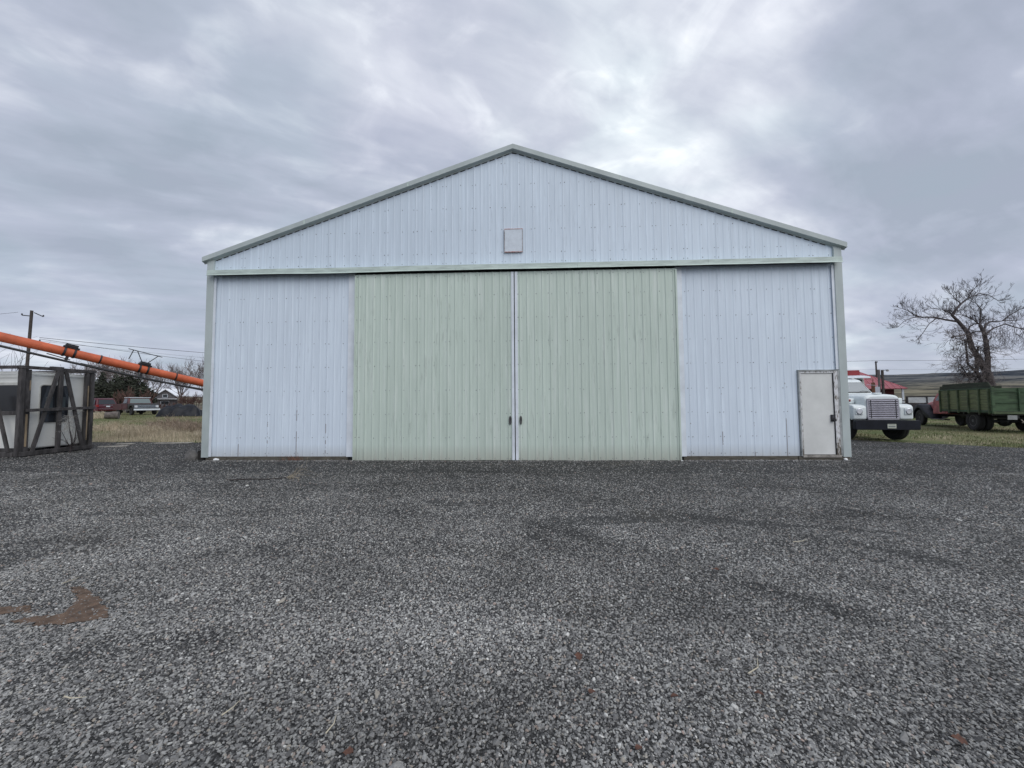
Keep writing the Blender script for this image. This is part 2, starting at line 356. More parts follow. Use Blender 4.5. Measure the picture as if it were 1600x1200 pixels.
def gravel_material():
    m = bpy.data.materials.new('gravel_ground'); m.use_nodes = True; t = m.node_tree; L = t.links.new
    b = t.nodes['Principled BSDF']; b.inputs['Roughness'].default_value = .85; b.inputs['Specular IOR Level'].default_value = .3
    g = N(t, 'ShaderNodeNewGeometry'); P = g.outputs['Position']
    c = None; hs = None
    for sc, w in ((62., 1.), (120., .5)):
        vo = N(t, 'ShaderNodeTexVoronoi', i_Scale=sc); L(P, vo.inputs['Vector'])
        sp = N(t, 'ShaderNodeSeparateColor'); L(vo.outputs['Color'], sp.inputs[0])
        cc = ramp(t, sp.outputs[0], [(0, (.048, .048, .049)), (.45, (.115, .114, .113)), (.8, (.20, .198, .194)), (.96, (.34, .34, .33)), (1, (.5, .49, .46))])
        d = math_(t, 'SUBTRACT', 1., math_(t, 'MULTIPLY', vo.outputs['Distance'], 1.15), clamp=True)
        vm = N(t, 'ShaderNodeVectorMath', operation='SCALE'); L(cc, vm.inputs[0]); L(d, vm.inputs['Scale'])
        if c is None: c, hs = vm.outputs[0], d
        else:
            mx = N(t, 'ShaderNodeMix', data_type='RGBA', i_0=.4); L(c, mx.inputs[6]); L(vm.outputs[0], mx.inputs[7]); c = mx.outputs[2]
            hs = math_(t, 'ADD', hs, math_(t, 'MULTIPLY', d, .4))
    # dusty areas, tone darkening towards the barn, wheel tracks running across the yard
    mp = N(t, 'ShaderNodeMapping'); mp.inputs['Scale'].default_value = (.22, .8, 1); mp.inputs['Rotation'].default_value = (0, 0, .12); L(P, mp.inputs[0])
    n1 = N(t, 'ShaderNodeTexNoise', i_Scale=1., i_Detail=5., i_Roughness=.6); L(mp.outputs[0], n1.inputs['Vector'])
    n2 = N(t, 'ShaderNodeTexNoise', i_Scale=.9, i_Detail=4.); L(P, n2.inputs['Vector'])
    tone = math_(t, 'ADD', math_(t, 'MULTIPLY', math_(t, 'ADD', n1.outputs[0], n2.outputs[0]), 1.05), 0.)
    tone = math_(t, 'MULTIPLY', tone, barn_side_tone(t, P))
    vm = N(t, 'ShaderNodeVectorMath', operation='SCALE'); L(c, vm.inputs[0]); L(tone, vm.inputs['Scale']); c = vm.outputs[0]
    tr_ = wheel_tracks(t, P); tone = math_(t, 'SUBTRACT', 1., math_(t, 'MULTIPLY', tr_, .18))
    vm = N(t, 'ShaderNodeVectorMath', operation='SCALE'); L(c, vm.inputs[0]); L(tone, vm.inputs['Scale']); c = vm.outputs[0]
    # fines: brown grit showing through here and there
    n3 = N(t, 'ShaderNodeTexNoise', i_Scale=.55, i_Detail=7., i_Roughness=.65); L(P, n3.inputs['Vector'])
    f = math_(t, 'MULTIPLY', math_(t, 'SUBTRACT', n3.outputs[0], .56, clamp=True), 4., clamp=True)
    mx = N(t, 'ShaderNodeMix', data_type='RGBA'); L(math_(t, 'MINIMUM', f, .5), mx.inputs[0]); L(c, mx.inputs[6]); mx.inputs[7].default_value = (.075, .068, .056, 1); c = mx.outputs[2]
    L(c, b.inputs['Base Color'])
    bp = N(t, 'ShaderNodeBump', i_Strength=.9, i_Distance=.012); L(hs, bp.inputs['Height']); L(bp.outputs[0], b.inputs['Normal'])
    return m
def field_material():
    m = bpy.data.materials.new('field_ground'); m.use_nodes = True; t = m.node_tree; L = t.links.new
    b = t.nodes['Principled BSDF']; b.inputs['Roughness'].default_value = .95; b.inputs['Specular IOR Level'].default_value = .1
    g = N(t, 'ShaderNodeNewGeometry'); P = g.outputs['Position']
    n1 = N(t, 'ShaderNodeTexNoise', i_Scale=.16, i_Detail=8., i_Roughness=.65); L(P, n1.inputs['Vector'])
    n2 = N(t, 'ShaderNodeTexNoise', i_Scale=6., i_Detail=6., i_Roughness=.7); L(P, n2.inputs['Vector'])
    v = math_(t, 'ADD', math_(t, 'MULTIPLY', n1.outputs[0], .65), math_(t, 'MULTIPLY', n2.outputs[0], .35))
    c = ramp(t, v, [(.36, (.085, .105, .045)), (.47, (.13, .15, .07)), (.54, (.20, .185, .105)), (.64, (.17, .135, .09))])
    # range land beyond the hay field is bare and brown
    sp = N(t, 'ShaderNodeSeparateXYZ'); L(P, sp.inputs[0])
    far = math_(t, 'DIVIDE', math_(t, 'SUBTRACT', math_(t, 'ADD', sp.outputs[1], math_(t, 'MULTIPLY', n1.outputs[0], 22.)), 40.), 10., clamp=True)
    mpf = N(t, 'ShaderNodeMapping'); mpf.inputs['Scale'].default_value = (.02, .09, 1); L(P, mpf.inputs[0])
    nf = N(t, 'ShaderNodeTexNoise', i_Scale=1., i_Detail=8., i_Roughness=.65); L(mpf.outputs[0], nf.inputs['Vector'])
    cf = ramp(t, nf.outputs[0], [(.4, (.07, .062, .052)), (.5, (.15, .125, .095)), (.6, (.25, .215, .16))])
    mx = N(t, 'ShaderNodeMix', data_type='RGBA'); L(far, mx.inputs[0]); L(c, mx.inputs[6]); L(cf, mx.inputs[7]); c = mx.outputs[2]
    L(c, b.inputs['Base Color'])
    bp = N(t, 'ShaderNodeBump', i_Strength=1., i_Distance=.05); L(n2.outputs[0], bp.inputs['Height']); L(bp.outputs[0], b.inputs['Normal'])
    return m
def hill_material():
    m = bpy.data.materials.new('hill_sagebrush'); m.use_nodes = True; t = m.node_tree; L = t.links.new
    b = t.nodes['Principled BSDF']; b.inputs['Roughness'].default_value = 1.; b.inputs['Specular IOR Level'].default_value = .0
    g = N(t, 'ShaderNodeNewGeometry'); P = g.outputs['Position']
    mp = N(t, 'ShaderNodeMapping'); mp.inputs['Scale'].default_value = (.011, .011, .13); L(P, mp.inputs[0])
    n1 = N(t, 'ShaderNodeTexNoise', i_Scale=1., i_Detail=9., i_Roughness=.66); L(mp.outputs[0], n1.inputs['Vector'])
    mp2 = N(t, 'ShaderNodeMapping'); mp2.inputs['Scale'].default_value = (.09, .09, .5); L(P, mp2.inputs[0])
    n2 = N(t, 'ShaderNodeTexNoise', i_Scale=1., i_Detail=6., i_Roughness=.7); L(mp2.outputs[0], n2.inputs['Vector'])
    sep = N(t, 'ShaderNodeSeparateXYZ'); L(P, sep.inputs[0])
    v = math_(t, 'ADD', math_(t, 'MULTIPLY', n1.outputs[0], .7), math_(t, 'MULTIPLY', n2.outputs[0], .3))
    up = ramp(t, v, [(.42, (.038, .045, .058)), (.5, (.088, .096, .106)), (.57, (.165, .163, .158))])
    lo = ramp(t, v, [(.43, (.06, .06, .055)), (.5, (.14, .13, .10)), (.57, (.25, .225, .165))])
    k = math_(t, 'DIVIDE', math_(t, 'SUBTRACT', sep.outputs[2], 12.), 26., clamp=True)
    mx = N(t, 'ShaderNodeMix', data_type='RGBA'); L(k, mx.inputs[0]); L(lo, mx.inputs[6]); L(up, mx.inputs[7])
    L(mx.outputs[2], b.inputs['Base Color'])
    return m
def grid_sheet(name, xs, ys, fz, m):
    V = [(x, y, fz(x, y)) for y in ys for x in xs]; nx = len(xs)
    F = [(j*nx+i, j*nx+i+1, (j+1)*nx+i+1, (j+1)*nx+i) for j in range(len(ys)-1) for i in range(nx-1)]
    me = np_mesh(name, V, F); me.polygons.foreach_set('use_smooth', [True]*len(F))
    return obj(name, me, m, kind='structure')
def axis(lo, hi, fine, step): 
    a = list(np.arange(fine[0], fine[1]+.01, step)); s = step; x = a[-1]
    while x < hi: s *= 1.25; x += s; a.append(min(x, hi))
    s = step; x = a[0]
    while x > lo: s *= 1.25; x -= s; a.insert(0, max(x, lo))
    return a
grid_sheet('ground', axis(-4000, 4000, (-60, 60), 1.5), axis(-3000, 4000, (-14, 70), 1.5), lambda x, y: H(x, y)-.012, field_material())
def yard():
    xs = sorted(set([round(x, 3) for x in np.arange(-60, 60.01, .25)]+[-8.55, -8.75, 8.55, 8.75])); K = 90; V = []; F = []
    for x in xs:
        e = edge(x)
        for k in range(K+1):
            q = k/K; y = e-(1-q)**2.2*(e+60)
            z = H(x, y)+.012 - (.035 if k == K and abs(x) > 8.6 else 0)
            V.append((x, y, z))
    n = K+1
    for i in range(len(xs)-1):
        for k in range(K): F.append((i*n+k, (i+1)*n+k, (i+1)*n+k+1, i*n+k+1))
    me = np_mesh('gravel_yard', V, F); me.polygons.foreach_set('use_smooth', [True]*len(F))
    obj('gravel_yard', me, gravel_material(), kind='structure')
yard()
# range of low sagebrush hills behind
def hills():
    V = []; F = []; na, nr = 150, 26
    for i in range(na+1):
        a = R(-75)+R(150)*i/na       # from +Y towards +X
        top = 85 + 9*noise.noise(Vector((a*4, 0, 7))) + 3*noise.noise(Vector((a*17, 1, 7)))
        top *= .35+.65*sstep((a+.1)/.5)
        for j in range(nr+1):
            q = j/nr; r = 300+1700*q
            z = top*(sstep(q*1.05)**.85)*(.9+.1*math.cos(a)) * (1 if q < .93 else 1-.4*(q-.93))
            z += (noise.fractal(Vector((a*9, r*.004, 2)), 1., 2., 4)*7)*sstep(q*3)*(1-sstep((q-.75)*4))
            z = z*1.28 if False else z
            V.append((r*math.sin(a), r*math.cos(a)-10, z-.4 if q > 0 else -2))
    n = nr+1
    for i in range(na):
        for j in range(nr): F.append((i*n+j, (i+1)*n+j, (i+1)*n+j+1, i*n+j+1))
    me = np_mesh('hills', V, F); me.polygons.foreach_set('use_smooth', [True]*len(F))
    obj('hills', me, hill_material(), kind='structure')
hills()

# ------------------------------------------------------------------ barn
barn = thing('barn', 'large white steel pole barn with a pair of pale green sliding doors and green trim', 'barn')
HW, DEEP = 8.4, 24.4
S = .8128; RIB = .2032
def roof_z(x): return 8.36-(abs(x)/8.6)*2.93        # underside line of the rake trim at the wall
def profile(u, s=1.):
    """height of the sheet above its pan at distance u from the sheet's left edge"""
    r = (u+RIB/2) % RIB - RIB/2; r = abs(r)
    if r < .010: return .015
    if r < .028: return .015*(.028-r)/.018
    q = abs(r-RIB/2)
    return .002 if q < .008 else 0.
def rib_points(x0, x1, org):
    pts = {round(x0, 4), round(x1, 4)}; k0 = int(math.floor((x0-org)/RIB))-1
    for k in range(k0, k0+int((x1-x0)/RIB)+4):
        c = org+k*RIB
        for d in (-.028, -.010, .010, .028, RIB/2-.012, RIB/2-.006, RIB/2+.006, RIB/2+.012):
            if x0 < c+d < x1: pts.add(round(c+d, 4))
    return sorted(pts)
def sheet_mesh(x0, x1, zb, zt, org, y=0., name='wall_panel', rs=1.):
    """one ribbed steel sheet facing -y, with thickness at its edges"""
    m = MB(); xs = rib_points(x0, x1, org); n = len(xs)
    vs = []
    for x in xs:
        yy = y-profile(x-org)*rs; a = zb(x) if callable(zb) else zb; b = zt(x) if callable(zt) else zt
        vs += [(x, yy, a), (x, yy, b), (x, yy+.003, b), (x, yy+.003, a)]
    fs = []
    for i in range(n-1):
        o, p = i*4, i*4+4
        fs += [(o, p, p+1, o+1), (o+1, p+1, p+2, o+2), (o+3, o, p, p+3)[::-1]]
    fs += [(0, 1, 2, 3), tuple((n-1)*4+k for k in (3, 2, 1, 0))]
    m.add(vs, fs); return m.mesh(name)
def screws(m, org, x0, x1, z, y, skip=None):
    k0 = int(math.floor((x0-org)/RIB))
    for k in range(k0, k0+int((x1-x0)/RIB)+3):
        for off in ({0: (-.048, .048), 2: (.04,)}.get(k % 4, ())):
            x = org+k*RIB+off+random.uniform(-.006, .006); zz = z+random.uniform(-.012, .012)
            if x0+.02 < x < x1-.02 and not (skip and skip(x, zz)):
                r = random.choice((.009, .0105, .0105, .012))
                m.cyl((x, y+.002, zz), (x, y-.006, zz), r, 6)
                m.cyl((x, y-.006, zz), (x, y-.011, zz), r*.55, 6)
ORG = -8.4
def leak_block():  # solid dark core added behind the sheets to stop light leaking through
    m = MB(); m.prism([(-8.5, -.09), (8.5, -.09), (8.5, 5.40), (0, 8.26), (-8.5, 5.40)], 'y', .035, DEEP)
    m.build('leak_block_core', dark_gap, barn)
leak_block()
wscrew, gscrew = MB(), MB()
# lower wall, left and right of the doors; gable above the header
def man_skip(x): return 7.36 < x < 8.44
k = 0
while ORG+k*S < 8.4:
    a, b = ORG+k*S, min(ORG+(k+1)*S, 8.4)
    obj('gable_panel', sheet_mesh(a+.0012, b-.0012, 5.0, lambda x: roof_z(x)+.03, ORG, 0, 'gable_panel', .32), gable_steel, barn)
    for c, d in ((a, min(b, -4.5)), (max(a, 4.4), b)):
        if d-c > .03:
            if d > 7.36+.01 and c < 7.36: obj('wall_panel', sheet_mesh(c+.0012, 7.36, .02, 5.02, ORG, .004, 'wall_panel', .45), white_steel, barn); c = 7.3612; 
            zb = 2.245 if c > 7.355 else .02
            obj('wall_panel', sheet_mesh(c+.0012, d-.0012, zb, 5.02, ORG, .004, 'wall_panel', .45), white_steel, barn)
    k += 1
for z in (.10, .53, 1.16, 1.79, 2.45, 3.09, 3.72, 4.38):
    screws(wscrew, ORG, -8.38, -4.56, z, .004)
    screws(wscrew, ORG, 4.46, 8.40, z, .004, lambda x, zz: x > 7.33 and zz < 2.3)
for z in (5.28, 5.54, 6.18, 6.80, 7.45, 8.05):
    screws(gscrew, ORG, -8.38, 8.38, z, 0., lambda x, zz: zz > roof_z(x)-.1 or (abs(x) < .3 and 5.5 < zz < 6.25))
wscrew.build('screws', screw_m, barn, kind='stuff'); gscrew.build('screws', screw_m, barn, kind='stuff')
# side and rear sheets, roof sheets (share meshes)
side_me = sheet_mesh(0, S, -.02, 5.38, 0, 0, 'side_panel')
nside = int(DEEP/S)
for i in range(nside):
    for sx in (-1, 1):
        o = obj('side_panel', side_me, white_steel, barn)
        if sx < 0: o.rotation_euler = (0, 0, R(-90)); o.location = (-8.53, .05+(i+1)*S, 0)
        else: o.rotation_euler = (0, 0, R(90)); o.location = (8.53, .05+i*S, 0)
rl = math.hypot(8.72, 2.97); rme = sheet_mesh(0, S, 0, rl, 0, 0, 'roof_panel')
for i in range(nside+1):
    for sx in (-1, 1):
        o = obj('roof_panel', rme, roof_steel, barn)
        y0 = -.10+i*S*(DEEP+.2)/(S*(nside+1)); ang = math.atan2(2.97, 8.72)
        ez = Vector((-sx*math.cos(ang), 0, math.sin(ang))); ex = Vector((0, 1, 0)) if sx > 0 else Vector((0, -1, 0)); ey = ez.cross(ex)
        o.matrix_local = Matrix(((ex.x, ey.x, ez.x, sx*8.72), (ex.y, ey.y, ez.y, y0+(0 if sx > 0 else S)), (ex.z, ey.z, ez.z, 5.50), (0, 0, 0, 1)))
rm = sheet_mesh(0, S, 0, 3.3, 0, 0, 'rear_panel')
for i in range(21):
    x0 = -8.5+i*.8095; z1 = min(roof_z(x0), roof_z(x0+S))
    o = obj('rear_panel', sheet_mesh(0, S, -.02, (lambda x, x0=x0: roof_z(x0+.81-x)), 0, 0, 'rear_panel'), white_steel, barn); o.rotation_euler = (0, 0, R(180)); o.location = (x0+.81, DEEP+.01, 0)
MB().tube([(0, -.09, 8.475), (0, DEEP+.12, 8.475)], .05, 10).build('ridge_cap', roof_steel, barn, smooth=True)
# rake trim: L-shaped flashing in two runs, standing off the ribs
for sx in (-1, 1):
    m = MB(); th = .165
    def pt(x, o): return (x, roof_z(x)+o)
    xa, xb = 0, 8.70
    m.add([(sx*xa, -.022, pt(xa, -.015)[1]), (sx*xb, -.022, pt(xb, -.015)[1]), (sx*xb, -.034, pt(xb, .015)[1]), (sx*xa, -.034, pt(xa, .015)[1]),
           (sx*xb, -.115, pt(xb, .035)[1]), (sx*xa, -.115, pt(xa, .035)[1]), (sx*xb, -.115, pt(xb, th)[1]), (sx*xa, -.115, pt(xa, th)[1]),
           (sx*xb, .10, pt(xb, th+.012)[1]), (sx*xa, .10, pt(xa, th+.012)[1]), (sx*xb, .10, pt(xb, .05)[1]), (sx*xa, .10, pt(xa, .05)[1])],
          [(0, 1, 2, 3), (3, 2, 4, 5), (5, 4, 6, 7), (7, 6, 8, 9), (9, 8, 10, 11), (11, 10, 1, 0), (0, 3, 5, 7, 9, 11), (1, 10, 8, 6, 4, 2)])
    m.build('rake_trim', trim_green, barn)
# dark slabs painting the shadow gap under the rake trim, between the ribs
for sx in (-1, 1):
    m = MB(); k = 0
    while ORG+(k+1)*RIB < 8.4:
        a, b = ORG+k*RIB+.034, ORG+(k+1)*RIB-.034; k += 1
        if (a+b)*sx < 0: continue
        m.add([(a, -.002, roof_z(a)-.027), (b, -.002, roof_z(b)-.027), (b, -.002, roof_z(b)-.010), (a, -.002, roof_z(a)-.010), (a, -.014, roof_z(a)-.027), (b, -.014, roof_z(b)-.027), (b, -.014, roof_z(b)-.010), (a, -.014, roof_z(a)-.010)], [(0, 1, 2, 3), (4, 5, 6, 7), (0, 1, 5, 4), (1, 2, 6, 5), (2, 3, 7, 6), (3, 0, 4, 7)])
    m.build('gap_shade_strips', dark_gap, barn, kind='stuff')
for sx in (-1, 1):
    for x in (2.9, 5.8):
        z = roof_z(x); m = MB(); a = math.atan2(2.93, 8.6)
        m.add([(sx*(x-.02), -.1175, z+.03+.01), (sx*(x+.02), -.1175, z+.03-.005), (sx*(x+.02), -.1175, z+.165-.007), (sx*(x-.02), -.1175, z+.165+.007),
               (sx*(x-.02), -.114, z+.03+.01), (sx*(x+.02), -.114, z+.03-.005), (sx*(x+.02), -.114, z+.165-.007), (sx*(x-.02), -.114, z+.165+.007)], [(0, 1, 2, 3), (4, 5, 6, 7), (0, 1, 5, 4), (1, 2, 6, 5), (2, 3, 7, 6), (3, 0, 4, 7)])
        m.build('trim_lap', header_green, barn)
# corner trims
for sx in (-1, 1):
    m = MB(); a, b = sorted((sx*8.40, sx*8.60)); m.bb(a, b, -.045, .02, .0, 5.50)
    c, d = sorted((sx*8.52, sx*8.60)); m.bb(c, d, .02, .22, .0, 5.40)
    c, d = sorted((sx*8.40, sx*8.415)); m.bb(c, d, -.052, -.045, .0, 5.42)
    m.build('corner_trim', trim_green, barn)
m = MB(); m.bb(-8.40, -8.33, -.035, -.022, .02, 5.0); m.build('corner_strip', trim_white, barn)
m = MB(); m.bb(8.33, 8.40, -.035, -.022, 2.25, 5.0); m.build('corner_strip', trim_white, barn)
# header flashing over the door track, in five lengths, slightly sagging
def header():
    cuts = [-8.48, -5.0, -1.55, 1.7, 5.1, 8.50]
    for a, b in zip(cuts, cuts[1:]):
        rings = []; n = 9
        for i in range(n):
            x = a+.002+(b-a-.004)*i/(n-1); w = .012*noise.noise(Vector((x*.6, 0, 1)))-.018*math.exp(-((x+4.8)/1.1)**2)
            t = 5.155+.5*w; lo = 5.005+w
            rings.append([(x, -.024, t+.035), (x, -.19, t), (x, -.195, lo+.03), (x, -.215, lo), (x, -.205, lo-.004), (x, -.18, lo+.02), (x, -.176, t-.012), (x, -.024, t+.02)])
        MB().loft(rings).build('header_flashing', header_green, barn)
    m = MB(); m.bb(-8.30, 8.30, -.145, -.045, 5.03, 5.10); m.build('door_track', dark_gap, barn)
    m = MB(); m.bb(-4.36, 4.30, -.05, -.028, 4.88, 5.03); m.build('track_board', dark_gap, barn)
    for x in (-4.0, -2.9, -1.3, -.35, .4, 1.5, 2.9, 4.0):
        m = MB(); m.bb(x-.03, x+.03, -.108, -.10, 4.90, 5.06); m.cyl((x, -.12, 5.04), (x, -.09, 5.04), .035, 10); m.build('roller_hanger', black_metal, barn)
header()
# skirt boards
xs = [-8.5, -7.9, -6.2, -4.52]
for a, b in zip(xs, xs[1:]): MB().bb(a+.004, b-.004, -.012, .03, -.13, .018).build('skirt_board', skirt_wood, barn, bevel=.004)
xs = [4.40, 5.9, 7.3, 8.58]
for a, b in zip(xs, xs[1:]): MB().bb(a+.004, b-.004, -.012-(.02 if a > 7 else 0), .03, -.13, .018).build('skirt_board', skirt_wood, barn, bevel=.004)
# jamb flashings beside the green doors
for a, b in ((-4.55, -4.37), (4.29, 4.47)):
    m = MB(); m.bb(a, b, -.040, -.020, .015, 5.02)
    m.bb(a if a > 0 else b-.03, (a if a > 0 else b-.03)+.03, -.055, -.040, .015, 5.02)
    m.build('door_jamb', trim_white, barn)
# the two sliding doors
for sx in (-1, 1):
    x0, x1 = (-4.32, .002) if sx < 0 else (.026, 4.29)
    m = MB(); m.bb(x0+.03, x1-.03, -.115, -.06, -.045, 4.925)
    door = m.build('sliding_door', green_steel, barn)
    org = x0+.10 if sx < 0 else x0+.13
    k = -1
    while org+k*S < x1:
        a, b = max(x0, org+k*S), min(x1, org+(k+1)*S)
        if b-a > .02: obj('door_panel', sheet_mesh(a+.0012, b-.0012, -.07+.01*random.random(), 4.958+.006*random.random(), org, -.118, 'door_panel', .85), green_steel, door)
        k += 1
    m = MB()
    for z in (-.02, .53, 1.16, 1.79, 2.45, 3.09, 3.72, 4.35, 4.88): screws(m, org, x0, x1, z, -.118)
    m.build('screws', screw_m, door, kind='stuff')
    e0, e1 = (x1-.07, x1) if sx < 0 else (x0, x0+.075)
    m = MB(); m.bb(e0, e1, -.150, -.052, -.06, 4.95); 
    e = m.build('edge_trim', trim_white, door, bevel=.004)
    o0, o1 = (x0-.012, x0+.02) if sx < 0 else (x1-.03, x1+.012)
    MB().bb(o0, o1, -.146, -.052, -.06, 4.935).build('edge_trim', green_steel, door)
    # oval pull handle on a back plate
    hx = -.115 if sx < 0 else .165
    m = MB(); m.prism([(hx+.032*math.cos(q)*1.0, .98+.12*math.sin(q)) for q in [2*math.pi*i/16 for i in range(16)]], 'y', -.1385, -.143)
    m.tube([(hx+.025*math.cos(q), -.160-.0*abs(math.sin(q)), .98+.10*math.sin(q)) for q in [2*math.pi*i/16 for i in range(17)]], .009, 6)
    m.cyl((hx, -.165, .93), (hx, -.14, .93), .022, 8)
    m.build('handle', mat('handle_steel', (.12, .12, .12), .5, metal=.5), door)
# entry door
def entry():
    x0, x1, zt, zb = 7.365, 8.395, 2.24, .02
    m = MB(); m.bb(x0, x0+.03, -.05, .03, zb, zt); m.bb(x1-.045, x1, -.05, .03, zb, zt); m.bb(x0+.03, x1-.045, -.05, .03, zt-.035, zt)
    fr = m.build('entry_door', mat('frame_grey', (.34, .36, .36), .7, var=.25, vscale=6), barn, bevel=.003, label='cream coloured entry door with a weathered peeling frame and black keypad lock')
    MB().bb(x0+.032, x0+.07, -.035, .02, zb+.03, zt-.037).build('door_frame', peel, fr)
    MB().bb(x0+.07, 8.245, -.035, .02, zt-.085, zt-.037).build('door_frame', peel, fr)
    MB().bb(8.250, x1-.047, -.045, .02, zb+.03, zt-.037).build('door_frame', peel, fr)
    MB().bb(x0+.032, x1-.047, -.06, .03, zb-.03, zb+.028).build('threshold', mat('sill_wood', (.33, .31, .28), .8, var=.3, vscale=9), fr)
    MB().bb(x0+.075, 8.235, -.012, .02, zb+.04, zt-.09).build('door_leaf', door_paint, fr, bevel=.002)
    m = MB(); m.bb(x0+.071, x0+.075, -.03, .018, zb+.03, zt-.085); m.bb(8.236, 8.248, -.03, .018, zb+.03, zt-.085); m.build('door_gap', dark_gap, fr)
    m = MB(); m.bb(8.145, 8.225, -.05, -.012, .90, 1.08); lk = m.build('lock', black_metal, fr, bevel=.01)
    m = MB(); m.cyl((8.195, -.05, .94), (8.195, -.09, .94), .012, 8); m.cyl((8.195, -.085, .94), (8.195, -.11, .94), .032, 12); m.build('knob', black_metal, lk, smooth=True)
    m = MB(); m.bb(8.17, 8.20, -.0535, -.05, 1.0, 1.06); m.build('keypad', mat('keypad_grey', (.07, .07, .08), .4), lk)
entry()
# boarded vent hatch in the gable
m = MB(); m.bb(-.235, .235, -.045, -.02, 5.545, 6.16); vent = m.build('vent_cover', mat('vent_board', (.66, .72, .79), .7, var=.05, vscale=9, grain=.06), barn, bevel=.004, label='square painted board over a hatch with bare reddish edges')
red_edge = mat('red_primer', (.36, .13, .11), .8, var=.4, vscale=20, col2=(.6, .55, .55))
for a, b, c, d in ((-.25, .25, 6.16, 6.178), (-.25, .25, 5.527, 5.545), (-.253, -.235, 5.545, 6.16), (.235, .253, 5.545, 6.16)):
    MB().bb(a, b, -.05, -.018, c, d).build('edge_strip', red_edge if d-c < .1 else mat('edge_grey', (.42, .40, .42), .8, var=.3, vscale=15), vent)
#@@PART2
# ------------------------------------------------------------------ vegetation helpers
def rvec(): return Vector((random.gauss(0, 1), random.gauss(0, 1), random.gauss(0, 1))).normalized()
def grow(m, p, d, ln, r, depth, wander=.35, up=.1, kids=(2, 4), spread=.8, minr=.008, sides=(5, 4, 3), taper=.55, step=None, shrink=(.5, .8), droop=0.):
    """a wandering branch with smaller branches along it"""
    n = 5 if depth > 1 else 4; pts = [p.copy()]; rr = [r]; q = p.copy(); dd = d.copy()
    for i in range(n):
        dd = (dd+rvec()*wander*.5+Vector((0, 0, up-droop))).normalized(); q = q+dd*(ln/n); pts.append(q.copy()); rr.append(max(minr*.6, r*(1-(1-taper)*(i+1)/n)))
    m.tube(pts, rr, sides[0] if r > .08 else sides[1] if r > .03 else 3, cap=False)
    if depth <= 0: return
    for k in range(random.randint(*kids)):
        t = random.uniform(.25, 1.)*n; i = min(n-1, int(t)); b = pts[i].lerp(pts[i+1], t-i)
        a = (pts[i+1]-pts[i]).normalized(); s = (a+rvec()*spread).normalized()
        grow(m, b, s, ln*random.uniform(*shrink), max(minr, rr[i]*.6), depth-1, wander, up, kids, spread, minr, sides, taper, shrink=shrink, droop=droop)
bark = mat('bark', (.085, .072, .075), .95, var=.3, vscale=8)
twig_m = mat('pale_twigs', (.20, .17, .165), .95, var=.25, vscale=2)
twig_dark = mat('dark_twigs', (.10, .085, .09), .95, var=.25, vscale=2)
red_twig = mat('reddish_twigs', (.13, .075, .062), .95, var=.3, vscale=2)
juniper_m = mat('juniper_leaf', (.030, .036, .022), .9, var=.3, vscale=1.5, island=.6, col2=(.030, .034, .028))
def leaf_cloud(lobes, n, size, stretch=(1, 1, 1)):
    """many small leaf-sized faces spread through the lobes' volume, denser near their surfaces"""
    V = []; F = []
    wts = [l[1][0]*l[1][1]*l[1][2] for l in lobes]; tot = sum(wts)
    for (c, rad), w in zip(lobes, wts):
        for _ in range(int(n*w/tot)):
            d = rvec(); q = random.random()**.45
            f = q*(.82+.35*noise.noise(d*2.3+Vector(c)))
            p = Vector((c[0]+d.x*rad[0]*f, c[1]+d.y*rad[1]*f, c[2]+d.z*rad[2]*f))
            a = rvec()*size*random.uniform(.5, 1.4); b = a.orthogonal().normalized()*size*random.uniform(.25, .6)
            a = Vector((a.x*stretch[0], a.y*stretch[1], a.z*stretch[2]))
            o = len(V); V += [p-a*.5-b*.5, p+a*.5-b*.3, p+a*.6+b*.5, p-a*.4+b*.5]; F.append((o, o+1, o+2, o+3))
    return V, F

